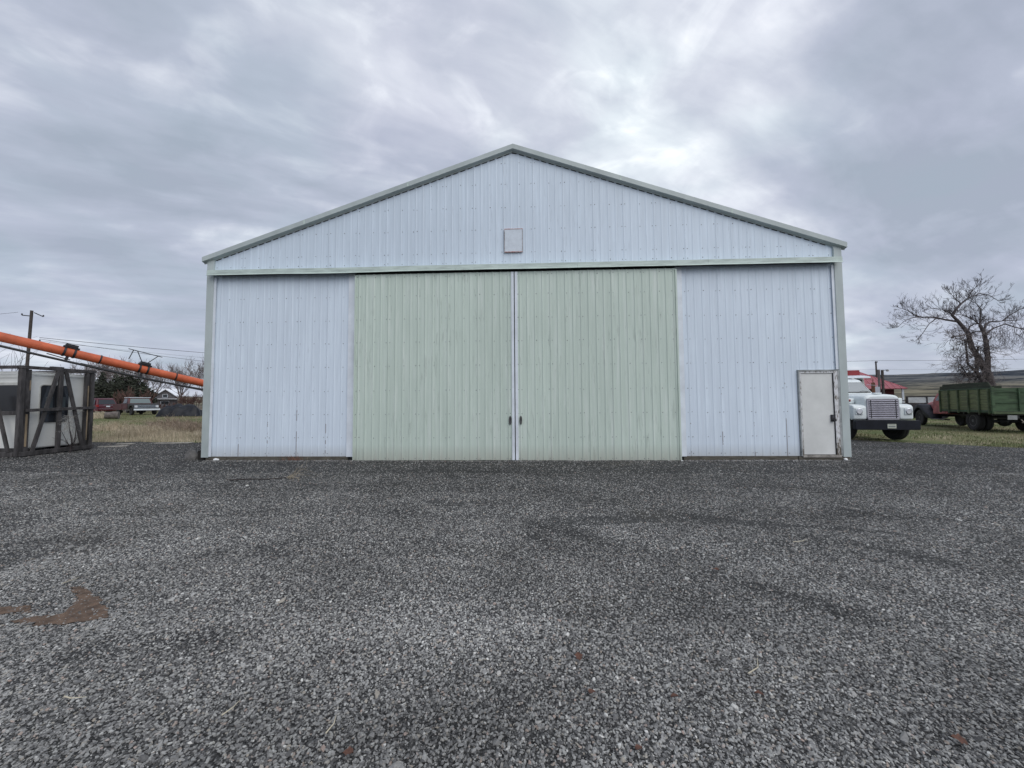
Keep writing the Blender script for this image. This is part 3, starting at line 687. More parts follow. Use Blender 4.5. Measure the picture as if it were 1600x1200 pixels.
# ------------------------------------------------------------------ bare cottonwood at right, with a vine-choked smaller one
def px_pts(pts, base, cx=1548, cy=625, s=.0766, rnd=0.):
    return [Vector(((x-cx)*s, random.uniform(-rnd, rnd), (cy-y)*s+1.55)) for x, y in pts]
def big_tree():
    t = thing('bare_tree', 'tall bare leafless tree with a forked trunk rising behind the green truck bed', 'tree', (55.76, 37.2, H(55.8, 37.2)), R(-2.3))
    m = MB(); c = MB()
    limbs = [ # (points in the crown's own plane, start radius, end radius)
        ([(1550,641),(1549,615),(1547,600),(1545,585)], .50, .40),
        ([(1545,587),(1547,560),(1546,535),(1544,520),(1539,508)], .27, .15),
        ([(1545,588),(1534,560),(1525,543),(1521,520),(1514,510),(1507,500),(1500,492)], .30, .13),
        ([(1508,502),(1492,498),(1478,493),(1460,492),(1452,487),(1446,480),(1440,476)], .12, .035),
        ([(1500,492),(1506,483),(1514,474),(1524,466),(1532,462)], .15, .06),
        ([(1506,497),(1500,488),(1490,480),(1478,478)], .09, .03),
        ([(1539,508),(1534,500),(1526,494),(1520,490),(1512,488)], .08, .03),
        ([(1539,508),(1542,495),(1545,482),(1540,472)], .10, .04),
        ([(1544,520),(1550,506),(1560,502),(1572,502),(1586,500),(1604,500)], .12, .04),
        ([(1546,522),(1556,514),(1570,508),(1582,514),(1596,519),(1612,522)], .10, .03),
        ([(1521,520),(1526,510),(1536,505),(1545,505)], .10, .05),
        ([(1572,502),(1580,494),(1592,486),(1604,482)], .07, .03),
        ([(1478,493),(1470,500),(1462,505),(1450,520),(1442,528)], .06, .02),
        ([(1452,493),(1440,494),(1428,500),(1420,508)], .05, .02),
        ([(1532,462),(1540,458),(1552,462),(1560,470)], .06, .03),
        ([(1514,474),(1508,466),(1502,458)], .06, .02),
        ([(1524,466),(1528,456),(1536,448)], .06, .02)]
    for i, (pts, r0, r1) in enumerate(limbs):
        P = px_pts(pts, None); 
        bend = random.uniform(-1, 1)*(0 if i < 3 else .25)
        for k, p in enumerate(P): p.y += bend*k*.8
        n = len(P); rr = [r0+(r1-r0)*k/(n-1) for k in range(n)]
        (m if i < 3 else c).tube(P, rr, 8 if r0 > .2 else 6, cap=True)
        if i < 1: continue
        for k in range(1, n):
            den = 1 if i < 3 else 4
            if i < 3 and k < 3: continue
            for q in range(den):
                b = P[k-1].lerp(P[k], random.random()); a = (P[k]-P[k-1]).normalized()
                s = (a*.5+rvec()*.9+Vector((0, 0, .3))).normalized()
                grow(c, b, s, random.uniform(.9, 1.6), .020, 3, wander=.32, up=.10, kids=(2, 3), spread=.62, minr=.009, shrink=(.45, .7), droop=.02)
        for q in range(5): grow(c, P[-1], ((P[-1]-P[-2]).normalized()+rvec()*.7).normalized(), random.uniform(.6, 1.0), .02, 3, wander=.32, up=.12, kids=(2, 4), spread=.6, minr=.009, shrink=(.45, .7))
    # drooping twig curtains at the crown's right
    for _ in range(26):
        x = random.uniform(1560, 1605); p = px_pts([(x, random.uniform(505, 520))], None)[0]; p.y = random.uniform(-1.5, 1.5)
        grow(c, p, Vector((random.uniform(-.4, .4), 0, -1)).normalized(), random.uniform(1, 2.4), .02, 2, wander=.4, up=-.02, kids=(2, 4), minr=.011)
    m.build('trunk', bark, t, smooth=True); c.build('crown', twig_dark, t)
    # second, smaller tree choked with old vines, left of the trunk
    t2 = thing('vine_choked_tree', 'smaller crooked tree tangled with dark vines left of the tall bare trunk', 'tree', (55.5, 36.6, H(55.5, 36.6)), R(-2.3))
    m = MB(); c = MB(); v = MB()
    limbs = [([(1538,640),(1533,610),(1526,585),(1524,560),(1515,545)], .22, .10), ([(1526,585),(1516,570),(1508,545),(1503,535),(1506,526),(1518,521)], .12, .06),
             ([(1533,600),(1540,570),(1545,545),(1536,535)], .10, .05), ([(1526,590),(1512,590),(1502,575),(1496,560)], .07, .03), ([(1528,600),(1518,605),(1508,612),(1500,622)], .06, .03)]
    for i, (pts, r0, r1) in enumerate(limbs):
        P = px_pts(pts, None); n = len(P)
        for k, p in enumerate(P): p.y += random.uniform(-.3, .3)*k
        m.tube(P, [r0+(r1-r0)*k/(n-1) for k in range(n)], 6)
        for k in range(1, n):
            for q in range(7 if i else 4):
                b = P[k-1].lerp(P[k], random.random()); s = (Vector((-.4, 0, .1))+rvec()).normalized()
                grow(c, b, s, random.uniform(.8, 1.9), .03, 3, wander=.8, up=0, kids=(2, 4), minr=.011, droop=.05)
            for q in range(9):
                b = P[k-1].lerp(P[k], random.random())
                grow(v, b+rvec()*.3, rvec(), random.uniform(.5, 1.2), .035, 1, wander=1.2, up=-.05, kids=(1, 3), minr=.02)
    m.build('trunk', bark, t2, smooth=True); c.build('crown', twig_m, t2); v.build('vines', mat('vine', (.04, .035, .04), .95, var=.3), t2)
big_tree()

# ------------------------------------------------------------------ wheels
def wheel(parent, x, y, r, w, side, steel=None, dual=False, steer=0, name='wheel'):
    """tyre lathe + dished rim + hub; axle along x"""
    steel = steel or black_metal
    m = MB(); hw = w/2; ri = r*.56
    m.lathe([(ri, -hw*.75), (ri*1.12, -hw*.95), (r*.86, -hw), (r*.96, -hw*.86), (r, -hw*.6), (r, -hw*.18), (r*.975, -hw*.1), (r*.975, hw*.1), (r, hw*.18), (r, hw*.6), (r*.96, hw*.86), (r*.86, hw), (ri*1.12, hw*.95), (ri, hw*.75)], (0, 0, 0), 'x', 28)
    o = m.build(name, steel, parent); o.location = (x, y, r); o.rotation_euler = (0, 0, steer)
    o.data.materials.clear(); o.data.materials.append(rubber)
    m = MB(); s = side
    m.lathe([(ri*1.0, s*hw*.72), (ri*.98, s*hw*.80), (ri*.90, s*hw*.80), (ri*.84, s*hw*.45), (ri*.45, s*hw*.30), (ri*.40, s*hw*.55), (ri*.28, s*hw*.62), (ri*.26, s*hw*.8), (ri*.12, s*hw*.85)], (0, 0, 0), 'x', 20)
    for k in range(8):
        q = 2*math.pi*k/8; m.cyl((s*hw*.30, ri*.62*math.cos(q), ri*.62*math.sin(q)), (s*hw*.44, ri*.62*math.cos(q), ri*.62*math.sin(q)), r*.03, 6)
    m.build('rim', steel, o, smooth=True)
    return o
def ring(cx, y, cz, w, h, e=3.2, n=24, top=None):
    """superellipse section in the xz plane"""
    out = []
    for k in range(n):
        q = 2*math.pi*k/n; c, s = math.cos(q), math.sin(q)
        out.append(Vector((cx+math.copysign(abs(c)**(2/e), c)*w/2, y, cz+math.copysign(abs(s)**(2/e), s)*h/2)))
    return out

# ------------------------------------------------------------------ white truck beside the barn
def white_truck():
    t = thing('white_truck', 'white farm truck with a wide slatted grille and black bumper parked past the barn corner', 'truck', (13.74, 5.30, H(13.9, 5.0)), R(-6))
    t.scale = (.94, 1, 1)
    P = white_truck_paint
    # local: front faces -y, y=0 at front axle, x to the image right
    m = MB(); m.prism([(-1.10, .44), (1.10, .44), (1.13, .47), (1.13, .76), (1.10, .79), (-1.10, .79), (-1.13, .76), (-1.13, .47)], 'y', -.86, -.72)
    bump_ = m.build('bumper', black_paint, t, bevel=.012)
    m = MB(); m.bb(-.02, .28, -.875, -.863, .50, .66); pl = m.build('license_plate', mat('plate_cream', (.48, .50, .42), .6, var=.1), bump_)
    m = MB()
    for k in range(7): m.bb(.015+k*.034, .038+k*.034, -.878, -.8752, .545, .585)
    m.bb(.02, .24, -.878, -.8752, .625, .635); m.build('plate_print', mat('plate_print', (.10, .12, .15), .6), pl)
    m = MB(); m.bb(-.45, -.37, -.74, -.2, .58, .78); m.bb(.37, .45, -.74, -.2, .58, .78); m.bb(-.43, -.35, -.4, 6.0, .62, .82); m.bb(.35, .43, -.4, 6.0, .62, .82); m.cyl((-.95, 0, .5), (.95, 0, .5), .06, 8)
    m.bb(-.5, .5, -.62, .6, .52, .80); m.build('chassis', black_metal, t)
    # hood: lofted from the grille shell back to the cowl
    rings = []
    for y, w, zt in ((-.66, 1.20, 1.68), (-.60, 1.30, 1.745), (-.3, 1.34, 1.775), (.2, 1.42, 1.79), (.75, 1.56, 1.81), (1.02, 1.68, 1.82)):
        zb = .80; rings.append(ring(0, y, (zt+zb)/2, w, zt-zb, e=5.5 if y > -.5 else 5, n=32))
    m = MB().loft(rings); m.build('hood', P, t, smooth=True)
    m = MB(); m.box((.0, -.42, 1.80), (.26, .16, .05)); m.build('hood_scoop', P, t, bevel=.015)
    # grille
    m = MB(); gx, z0, z1 = .52, .86, 1.55
    m.bb(-gx-.03, gx+.03, -.70, -.655, z1, z1+.05); m.bb(-gx-.03, gx+.03, -.70, -.655, z0-.05, z0); m.bb(-gx-.05, -gx, -.70, -.655, z0, z1); m.bb(gx, gx+.05, -.70, -.655, z0, z1)
    gr = m.build('grille', mat('grille_grey', (.40, .39, .43), .5, var=.08), t, bevel=.008)
    MB().bb(-gx, gx, -.668, -.660, z0, z1).build('grille_back', dark_gap, gr)
    sl = MB().bb(-gx, gx, -.704, -.672, -.020, .020).mesh('slat', bevel=.005)
    for k in range(9):
        o = obj('slat', sl, mat('slat_silver', (.56, .54, .62), .35, metal=.3, var=.06), gr); o.location = (0, 0, z0+.035+k*(z1-z0-.07)/8)
    for x in (-.44, .44): MB().bb(x-.012, x+.012, -.712, -.705, z0, z1).build('divider', black_metal, gr)
    # fenders with wheel arch
    for s in (-1, 1):
        out, inn = s*1.06, s*.58
        prof = [(-.68, .84), (-.69, 1.28), (-.62, 1.355), (-.45, 1.39), (.55, 1.42), (1.0, 1.44), (1.0, .78), (.66, .78)]
        arch = [(.60*math.cos(q), .50+.56*math.sin(q)) for q in [R(d) for d in (30, 50, 70, 90, 110, 130, 150)]]
        m = MB(); m.prism(prof+arch+[(-.62, .80)], 'x', inn, out)
        f = m.build('fender', P, t, bevel=.05, seg=3, smooth=True)
        bx = s*.87
        m = MB(); m.bb(bx-.135, bx+.135, -.715, -.69, 1.0, 1.24)
        hb = m.build('headlight', P, t, bevel=.02)
        m = MB(); m.lathe([(.088, -.735), (.092, -.722), (.07, -.716)], (bx, 0, 1.12), 'y', 16); m.build('lens', mat('lamp_lens', (.62, .63, .66), .12, spec=.8), hb, smooth=True)
        m = MB(); m.lathe([(.112, -.718), (.112, -.732), (.094, -.736), (.092, -.72)], (bx, 0, 1.12), 'y', 16); m.bb(bx-.1, bx+.1, -.722, -.716, 1.01, 1.03); m.build('bezel', chrome, hb, smooth=True)
        # inner cowl shoulders carrying the side lamps
    for s in (-1, 1): MB().bb(min(s*.72, s*1.03), max(s*.72, s*1.03), -.30, 1.0, 1.40, 1.62).build('cowl_side', P, t, bevel=.06, seg=3, smooth=True)
    m = MB(); m.bb(-1.0, -.88, -.33, -.295, 1.49, 1.58); m.build('side_marker', mat('red_lens', (.22, .03, .03), .3), t, bevel=.02)
    # cab
    y0 = .98
    prof = [(y0, .80), (y0, 1.80), (y0+.05, 1.84), (y0+.42, 2.30), (y0+.52, 2.40), (y0+.72, 2.46), (y0+1.5, 2.47), (y0+1.72, 2.40), (y0+1.78, 1.85), (y0+1.80, .80)]
    tp = lambda u, w, side: (1 if side == 0 else -1)*(max(0, w-1.8)*.26)
    m = MB(); m.prism(prof, 'x', -.98, .98, tp); cab = m.build('cab', P, t, bevel=.04, seg=3, smooth=True)
    # windscreen with frame, a little proud of the sloping front
    def slab(zl, zh, wl, wh, off, name, mt, par, th=.012):
        def yy(z): return y0+.05+(z-1.84)*(.37/.46)
        m = MB(); n = Vector((0, -.78, .62))*off
        a = [Vector((-wl, yy(zl), zl)), Vector((wl, yy(zl), zl)), Vector((wh, yy(zh), zh)), Vector((-wh, yy(zh), zh))]
        b = [p+n+Vector((0, -.78, .62))*th for p in a]; a = [p+n for p in a]
        m.add(a+b, [(0, 1, 2, 3), (7, 6, 5, 4), (0, 4, 5, 1), (1, 5, 6, 2), (2, 6, 7, 3), (3, 7, 4, 0)]); return m.build(name, mt, par)
    slab(1.855, 2.295, .90, .80, .004, 'window_seal', black_metal, cab); ws = slab(1.88, 2.275, .87, .775, .014, 'windshield', glass('windshield_glass', (.20, .23, .25), .15), cab)
    m = MB()
    for x in (-.45, .35): m.tube([(x, y0-.0, 1.87), (x+.18, y0+.02, 1.93), (x+.42, y0+.03, 1.91)], .009, 5)
    m.build('wiper', black_metal, t)
    for s in (-1, 1):
        a = .985 if s > 0 else -.985
        m = MB(); pts = [(y0+.42, 1.86), (y0+.72, 2.25), (y0+1.45, 2.27), (y0+1.5, 1.86)]
        m.prism(pts, 'x', s*.985, s*.995, lambda u, w, side, s=s: -s*max(0, w-1.8)*.255); m.build('side_window', dark_glass, cab)
        m = MB(); m.bb(min(s*.978, s*.986), max(s*.978, s*.986), y0+.3, y0+1.55, .88, 1.80); dr = m.build('door', P, t, bevel=.003)
        m = MB(); m.bb(min(s*.99, s*1.03), max(s*.99, s*1.03), y0+1.35, y0+1.48, 1.58, 1.61); m.build('door_handle', chrome, dr)
        m = MB(); m.tube([(s*.99, y0+.2, 1.7), (s*1.2, y0+.1, 1.75), (s*1.2, y0+.1, 2.15), (s*.93, y0+.3, 2.2)], .012, 5); m.bb(min(s*1.12, s*1.28), max(s*1.12, s*1.28), y0+.08, y0+.11, 1.80, 2.1)
        m.build('mirror', chrome, t)
        MB().bb(min(s*.55, s*1.0), max(s*.55, s*1.0), y0+.2, y0+1.5, .52, .57).build('step', black_metal, t)
        wheel(t, s*.93, 0, .50, .27, s, steer=R(3)); wheel(t, s*.90, 4.1, .50, .27, s); wheel(t, s*.60, 4.1, .50, .27, s)
    for k, x in enumerate((-.62, -.2, 0, .2, .62)):
        m = MB(); m.box((x, y0+.62, 2.475), (.09, .06, .04)); m.build('marker_lamp', mat('amber_lens', (.62, .60, .55), .3), t, bevel=.01)
    # plain flat bed behind the cab
    m = MB(); m.bb(-1.12, 1.12, 3.0, 6.3, .95, 1.10); m.build('bed', skirt_wood, t, bevel=.01)
white_truck()

# ------------------------------------------------------------------ second truck behind it (cab-over with red box and pale visor)
def rear_truck():
    t = thing('red_box_truck', 'tall old truck with red box and pale visor half hidden behind the white truck', 'truck', (18.0, 11.6, H(18, 11.6)), R(-14)); t.scale = (1, 1, 1.09)
    P = mat('faded_cab_white', (.42, .46, .45), .5, var=.12)
    prof = [(0, .7), (-.02, 1.75), (.18, 2.5), (.3, 2.62), (1.5, 2.62), (1.62, 2.5), (1.66, .7)]
    cab = MB().prism(prof, 'x', -1.0, 1.0).build('cab', P, t, bevel=.05, seg=3, smooth=True)
    m = MB(); m.prism([(-.035, 1.78), (-.05, 1.79), (.14, 2.46), (.16, 2.45)], 'x', -.90, .90); m.build('windshield', glass('green_glass', (.03, .045, .045), .1), cab)
    m = MB(); m.prism([(.3, 1.75), (.36, 2.4), (1.3, 2.4), (1.34, 1.75)], 'x', .995, 1.01); m.build('side_window', dark_glass, cab)
    m = MB(); m.prism([(-.32, 2.52), (-.30, 2.60), (.25, 2.68), (.25, 2.63)], 'x', -1.05, 1.05); m.build('sun_visor', trim_white, t, bevel=.01)
    m = MB(); m.bb(-.5, .98, .5, 2.0, 2.70, 2.98); m.build('red_box', mat('red_box_paint', (.30, .035, .04), .5, var=.15), t, bevel=.02)
    m = MB(); m.bb(-.55, 1.0, .38, .5, 2.66, 2.70); m.build('roof_rack', trim_white, t)
    for x in (-.9, -.6, -.2, .1): MB().box((x, .3, 2.66), (.1, .08, .05)).build('marker_lamp', mat('amber_lens', (.62, .60, .55), .3), t, bevel=.01)
    m = MB(); m.tube([(1.02, .1, 1.6), (1.28, -.05, 1.65), (1.28, -.05, 2.5), (1.02, .1, 2.5)], .018, 5); m.bb(1.2, 1.36, -.06, -.03, 1.75, 2.3); m.build('mirror', rust_m, t)
    MB().bb(-1.1, 1.1, -.2, -.05, .5, .75).build('bumper', black_paint, t, bevel=.01)
    MB().bb(-.4, .4, 0, 6, .55, .75).build('chassis', black_metal, t)
    MB().bb(-1.15, 1.15, 1.9, 6.2, .9, 2.0).build('grain_box', mat('red_box_paint', (.3, .03, .03)), t, bevel=.02)
    for s in (-1, 1): wheel(t, s*.92, .75, .48, .25, s); wheel(t, s*.92, 4.6, .48, .25, s)
rear_truck()

# ------------------------------------------------------------------ old green stake-side truck, seen from behind
def green_truck():
    # local: rear faces -y, y=0 at rear axle; heading +y
    t = thing('green_grain_truck', 'old farm truck with weathered green plank bed, faded red cab and black fenders', 'truck', (23.40, 9.15, H(23, 9.3)), R(-22))
    gside = mat('green_plank', (.155, .18, .085), .85, var=.35, vscale=2.5, vstretch=(1, .6, 9), bump=.4, island=0, grain=.35, gscale=14, col2=(.07, .075, .05))
    gdark = mat('green_frame', (.045, .085, .042), .7, var=.25, vscale=3)
    gtail = mat('green_tailgate', (.060, .105, .052), .65, var=.28, vscale=2.2, vstretch=(1, 1, 3))
    redm = mat('faded_red', (.40, .12, .12), .6, var=.25, vscale=3)
    inside = mat('bed_inside', (.035, .045, .028), .9, var=.3, vscale=3, vstretch=(1, .5, 6))
    W2, ya, yb, zf, zt = 1.20, -1.55, 2.25, 1.02, 2.03
    # floor, sills
    MB().bb(-W2, W2, ya, yb, .90, .99).build('bed_floor', old_wood, t)
    for s in (-1, 1): MB().bb(min(s*W2, s*(W2+.03)), max(s*W2, s*(W2+.03)), ya, yb, .93, 1.03).build('bed_sill', gdark, t, bevel=.006)
    me = MB().bb(-.014, .014, ya+.03, yb-.03, 0, .242).mesh('side_board', bevel=.004)
    for s in (-1, 1):
        for k in range(4):
            o = obj('side_board', me, gside if s < 0 else inside, t); o.location = (s*(W2-.015)+random.uniform(-.004, .004), 0, zf+.02+k*.25)
    for k in range(2):
        MB().prism([(ya+.02+k*.13, 2.07+k*.15), (yb-.05-k*.08, 2.07+k*.15), (yb-.12-k*.08, 2.215+k*.15), (ya+.15+k*.13, 2.215+k*.15)], 'x', -W2+.05, -W2+.085).build('extension_board', inside, t, bevel=.004, label='dark board raised above the near side of the bed')
    MB().bb(W2-.03, W2+.03, ya, yb, zt-.01, zt+.05).build('top_rail', gdark, t)
    MB().bb(-W2-.02, -W2+.03, ya, yb, zt-.01, zt+.05).build('top_rail', gdark, t, bevel=.006)
    for s in (-1, 1):
        for y in (ya+.10, -.82, -.08, .68, 1.45, yb-.08):
            MB().bb(min(s*(W2+.003), s*(W2+.065)), max(s*(W2+.003), s*(W2+.065)), y-.035, y+.035, .86, zt+.02).build('stake', gdark if s > 0 else mat('stake_green', (.085, .115, .06), .8, var=.3, vscale=4), t, bevel=.005)
    # head board and tail gate
    for k in range(5): MB().bb(-W2+.02, W2-.02, yb-.03, yb, 1.02+k*.25, 1.26+k*.25).build('head_board', inside, t, bevel=.004)
    for s in (-1, 1): MB().bb(min(s*1.12, s*1.22), max(s*1.12, s*1.22), ya-.08, ya-.0, .88, 2.10).build('tail_post', gtail, t, bevel=.008)
    for k in range(3): MB().bb(-1.12, 1.12, ya-.045, ya-.01, 1.0+k*.355, 1.35+k*.355).build('tailgate_board', gtail, t, bevel=.006)
    MB().bb(-1.12, 1.12, ya-.075, ya-.047, 1.36, 1.40).build('tailgate_rail', gdark, t); MB().bb(-1.12, 1.12, ya-.075, ya-.047, 1.86, 1.91).build('tailgate_rail', gdark, t)
    for x in (-.35, .55): MB().bb(x-.03, x+.03, ya-.10, ya-.046, 1.0, 2.06).build('tailgate_post', gdark, t, bevel=.004)
    MB().bb(-1.2, 1.2, ya-.09, ya-.01, .87, .985).build('rear_sill', mat('stake_green', (.09, .12, .06)), t, bevel=.008)
    MB().bb(-.75, -.45, ya-.06, ya-.03, .62, .82).build('license_plate', mat('plate_grey', (.3, .31, .31), .6), t, bevel=.004)
    m = MB(); m.bb(-.43, -.35, ya, 5.3, .68, .86); m.bb(.35, .43, ya, 5.3, .68, .86); m.cyl((-.9, 0, .48), (.9, 0, .48), .08, 10); m.lathe([(.05, -.2), (.22, -.1), (.25, 0), (.22, .1), (.05, .2)], (0, 0, .48), 'y', 12)
    for y in (ya+.2, -.5, .6, 1.8): m.bb(-1.1, 1.1, y-.05, y+.05, .80, .90)
    m.bb(-.6, .6, -.3, .5, .6, .88); m.build('chassis', black_metal, t)
    m = MB(); m.cyl((-.3, ya-.25, .42), (-.3, ya, .62), .02, 6); m.box((-.3, ya-.22, .5), (.12, .2, .05)); m.build('hitch', mat('pale_rust', (.3, .26, .22), .8), t)
    for s in (-1, 1): wheel(t, s*.98, 0, .50, .25, s, steel=mat('wheel_grey', (.10, .10, .10), .7)); wheel(t, s*.70, 0, .50, .25, s)
    # cab and nose
    cyb = 2.42
    prof = [(cyb, .75), (cyb-.02, 1.55), (cyb+.08, 1.88), (cyb+.25, 2.0), (cyb+.9, 2.0), (cyb+1.1, 1.9), (cyb+1.28, 1.52), (cyb+1.32, .72)]
    cab = MB().prism(prof, 'x', -.86, .86, lambda u, w, side: (1 if side == 0 else -1)*max(0, w-1.5)*.3).build('cab', redm, t, bevel=.06, seg=3, smooth=True)
    for s in (-1, 1):
        m = MB(); m.prism([(cyb+.25, 1.5), (cyb+.3, 1.82), (cyb+.85, 1.82), (cyb+1.0, 1.5)], 'x', s*.862, s*.872, lambda u, w, side, s=s: -s*max(0, w-1.5)*.3); m.build('side_window', dark_glass, cab)
        m = MB(); m.bb(min(s*.86, s*.868), max(s*.86, s*.868), cyb+.15, cyb+1.15, .80, 1.48); m.build('door', redm, t, bevel=.003)
        # round black front fender sweeping to the running board
        fp = [(cyb+2.45+.62*math.cos(R(a)), .62+.66*math.sin(R(a))) for a in (-8, 15, 35, 55, 75, 95, 115, 135, 150)]
        fp += [(cyb+1.55, .78), (cyb+1.15, .50), (cyb+1.15, .44), (cyb+1.7, .50)]
        fp += [(cyb+2.45+.52*math.cos(R(a)), .52+.54*math.sin(R(a))) for a in (160, 130, 100, 70, 40, 15, 0)]
        MB().prism(fp, 'x', s*.52, s*1.02).build('front_fender', black_paint, t, bevel=.03, smooth=True)
        MB().bb(min(s*.8, s*1.02), max(s*.8, s*1.02), cyb-.1, cyb+1.2, .42, .48).build('running_board', black_metal, t, bevel=.01)
        wheel(t, s*.88, cyb+2.45, .47, .20, s)
        m = MB(); m.lathe([(.11, cyb+2.95), (.13, cyb+3.1), (.04, cyb+2.75)][::1], (s*.62, 0, 1.18), 'y', 12); m.build('headlight', black_paint, t, smooth=True)
    rings = [ring(0, y, (zt_+.72)/2, w, zt_-.72, 3.2, 20) for y, w, zt_ in ((cyb+1.25, 1.42, 1.56), (cyb+1.8, 1.22, 1.53), (cyb+2.5, .98, 1.48), (cyb+2.95, .80, 1.40), (cyb+3.05, .66, 1.30))]
    MB().loft(rings).build('hood', redm, t, smooth=True)
    MB().bb(-1.0, 1.0, cyb+3.15, cyb+3.22, .50, .66).build('bumper', black_paint, t, bevel=.01)
green_truck()

# ------------------------------------------------------------------ cars in the field at left
def sedan_body(t, paint, prof, beltz, halfw, tumble=.30):
    return MB().prism(prof, 'x', -halfw, halfw, lambda u, w, side: (1 if side == 0 else -1)*max(0, w-beltz)*tumble).build('body', paint, t, bevel=.05, seg=3, smooth=True)
def suv():
    # rear faces -y locally; heading +y
    t = thing('red_suv', 'dark red sport utility vehicle seen from behind in the field', 'car', (-44.15, 28.1, H(-44, 28)), R(85))
    P = mat('suv_red', (.085, .009, .018), .3, var=.1, coat=.2)
    prof = [(-.05, .35), (-.08, .55), (-.06, .95), (.02, 1.05), (.22, 1.66), (.35, 1.74), (2.6, 1.76), (3.0, 1.70), (3.75, 1.16), (4.7, 1.05), (4.82, .75), (4.8, .35)]
    b = sedan_body(t, P, prof, 1.02, .93)
    def rear(z): return .02+(z-1.05)*(.20/.61) if z > 1.05 else -.06
    m = MB(); z0, z1 = 1.10, 1.58; n = .02
    a = [(-.78, rear(z0)-n, z0), (.78, rear(z0)-n, z0), (.62, rear(z1)-n, z1), (-.62, rear(z1)-n, z1)]
    m.add(a+[(x, y+.02, z) for x, y, z in a], [(0, 1, 2, 3), (7, 6, 5, 4), (0, 4, 5, 1), (1, 5, 6, 2), (2, 6, 7, 3), (3, 7, 4, 0)]); m.build('rear_window', dark_glass, b)
    for s in (-1, 1):
        for ya, yb_, yc, yd in ((.30, .42, 1.15, 1.15), (1.25, 1.25, 2.05, 2.05), (2.15, 2.15, 2.95, 3.35)):
            m = MB(); m.prism([(ya, 1.08), (yb_, 1.58), (yc, 1.60), (yd, 1.10)], 'x', s*.925, s*.94, lambda u, w, side, s=s: -s*max(0, w-1.02)*.30); m.build('side_window', dark_glass, b)
        m = MB(); m.prism([(-.10, .82), (-.09, 1.06), (.12, 1.06), (.10, .82)], 'x', s*.80, s*.945); m.build('tail_light', mat('tail_red', (.3, .01, .01), .2), t, bevel=.01)
        wheel(t, s*.80, .95, .37, .22, s, chrome); wheel(t, s*.80, 3.9, .37, .22, s, chrome)
    MB().bb(-.92, .92, -.16, -.04, .42, .66).build('bumper', P, t, bevel=.03, smooth=True)
    MB().bb(-.88, .88, -.175, -.158, .60, .635).build('bumper_strip', chrome, t)
    MB().bb(-.42, .42, -.10, -.075, .975, 1.02).build('chrome_strip', chrome, t)
    MB().bb(-.17, .17, -.10, -.08, .80, .93).build('license_plate', trim_white, t)
suv()
def pickup():
    # front faces -y; old squared pickup
    t = thing('old_pickup', 'old maroon and black pickup with chrome grille and bumper facing the yard', 'pickup truck', (-37.3, 25.7, H(-37.3, 26)), R(65))
    mar = mat('maroon_faded', (.085, .022, .024), .5, var=.25); blk = mat('primer_black', (.022, .022, .022), .55, var=.2)
    prof = [(0, .62), (0, .98), (.06, 1.06), (1.35, 1.12), (1.38, .62), (1.05, .55), (.95, .8), (.75, .9), (.5, .9), (.3, .8), (.2, .55)]
    MB().prism(prof, 'x', -.97, .97).build('front_body', blk, t, bevel=.03, smooth=True)
    cabp = [(1.35, .55), (1.35, 1.14), (1.62, 1.66), (1.78, 1.72), (2.55, 1.72), (2.66, 1.64), (2.7, 1.12), (2.7, .5)]
    cab = MB().prism(cabp, 'x', -.95, .95, lambda u, w, side: (1 if side == 0 else -1)*max(0, w-1.14)*.25).build('cab', mar, t, bevel=.04, smooth=True)
    MB().bb(-.84, .84, 1.6, 2.68, 1.70, 1.755).build('roof', trim_white, t, bevel=.02)
    a = [(-.80, 1.355, 1.17), (.80, 1.355, 1.17), (.70, 1.59, 1.62), (-.70, 1.59, 1.62)]
    m = MB(); m.add(a+[(x, y+.03, z) for x, y, z in a], [(0, 1, 2, 3), (7, 6, 5, 4), (0, 4, 5, 1), (1, 5, 6, 2), (2, 6, 7, 3), (3, 7, 4, 0)]); m.build('windshield', glass('pickup_glass', (.16, .20, .20), .1), cab)
    for s in (-1, 1):
        m = MB(); m.prism([(1.66, 1.17), (1.80, 1.6), (2.5, 1.6), (2.52, 1.17)], 'x', s*.945, s*.955, lambda u, w, side, s=s: -s*max(0, w-1.14)*.25); m.build('side_window', dark_glass, cab)
        MB().bb(min(s*.955, s*.965), max(s*.955, s*.965), 1.5, 2.62, .60, 1.12).build('door', mar, t, bevel=.003)
        wheel(t, s*.84, .68, .37, .2, s); wheel(t, s*.84, 3.75, .37, .2, s)
    m = MB(); m.bb(-.97, -.9, 2.75, 4.95, .5, 1.12); m.bb(.9, .97, 2.75, 4.95, .5, 1.12); m.bb(-.9, .9, 4.88, 4.95, .5, 1.12); m.bb(-.9, .9, 2.75, 2.82, .5, 1.12); m.bb(-.9, .9, 2.8, 4.9, .58, .66); m.build('pickup_bed', mar, t, bevel=.012)
    g = MB().bb(-.93, .93, -.06, -.002, .70, .97).build('grille', chrome, t, bevel=.01)
    for k in range(3): MB().bb(-.66, .66, -.068, -.062, .745+k*.075, .775+k*.075).build('slot', dark_gap, g)
    for s in (-1, 1): MB().lathe([(.10, -.09), (.11, -.065)], (s*.79, 0, .84), 'y', 14).build('headlight', mat('lamp_lens', (.6, .6, .6)), t)
    MB().prism([(-.98, .46), (.98, .46), (.98, .62), (-.98, .62)], 'y', -.22, -.12).build('bumper', trim_white, t, bevel=.02)
pickup()
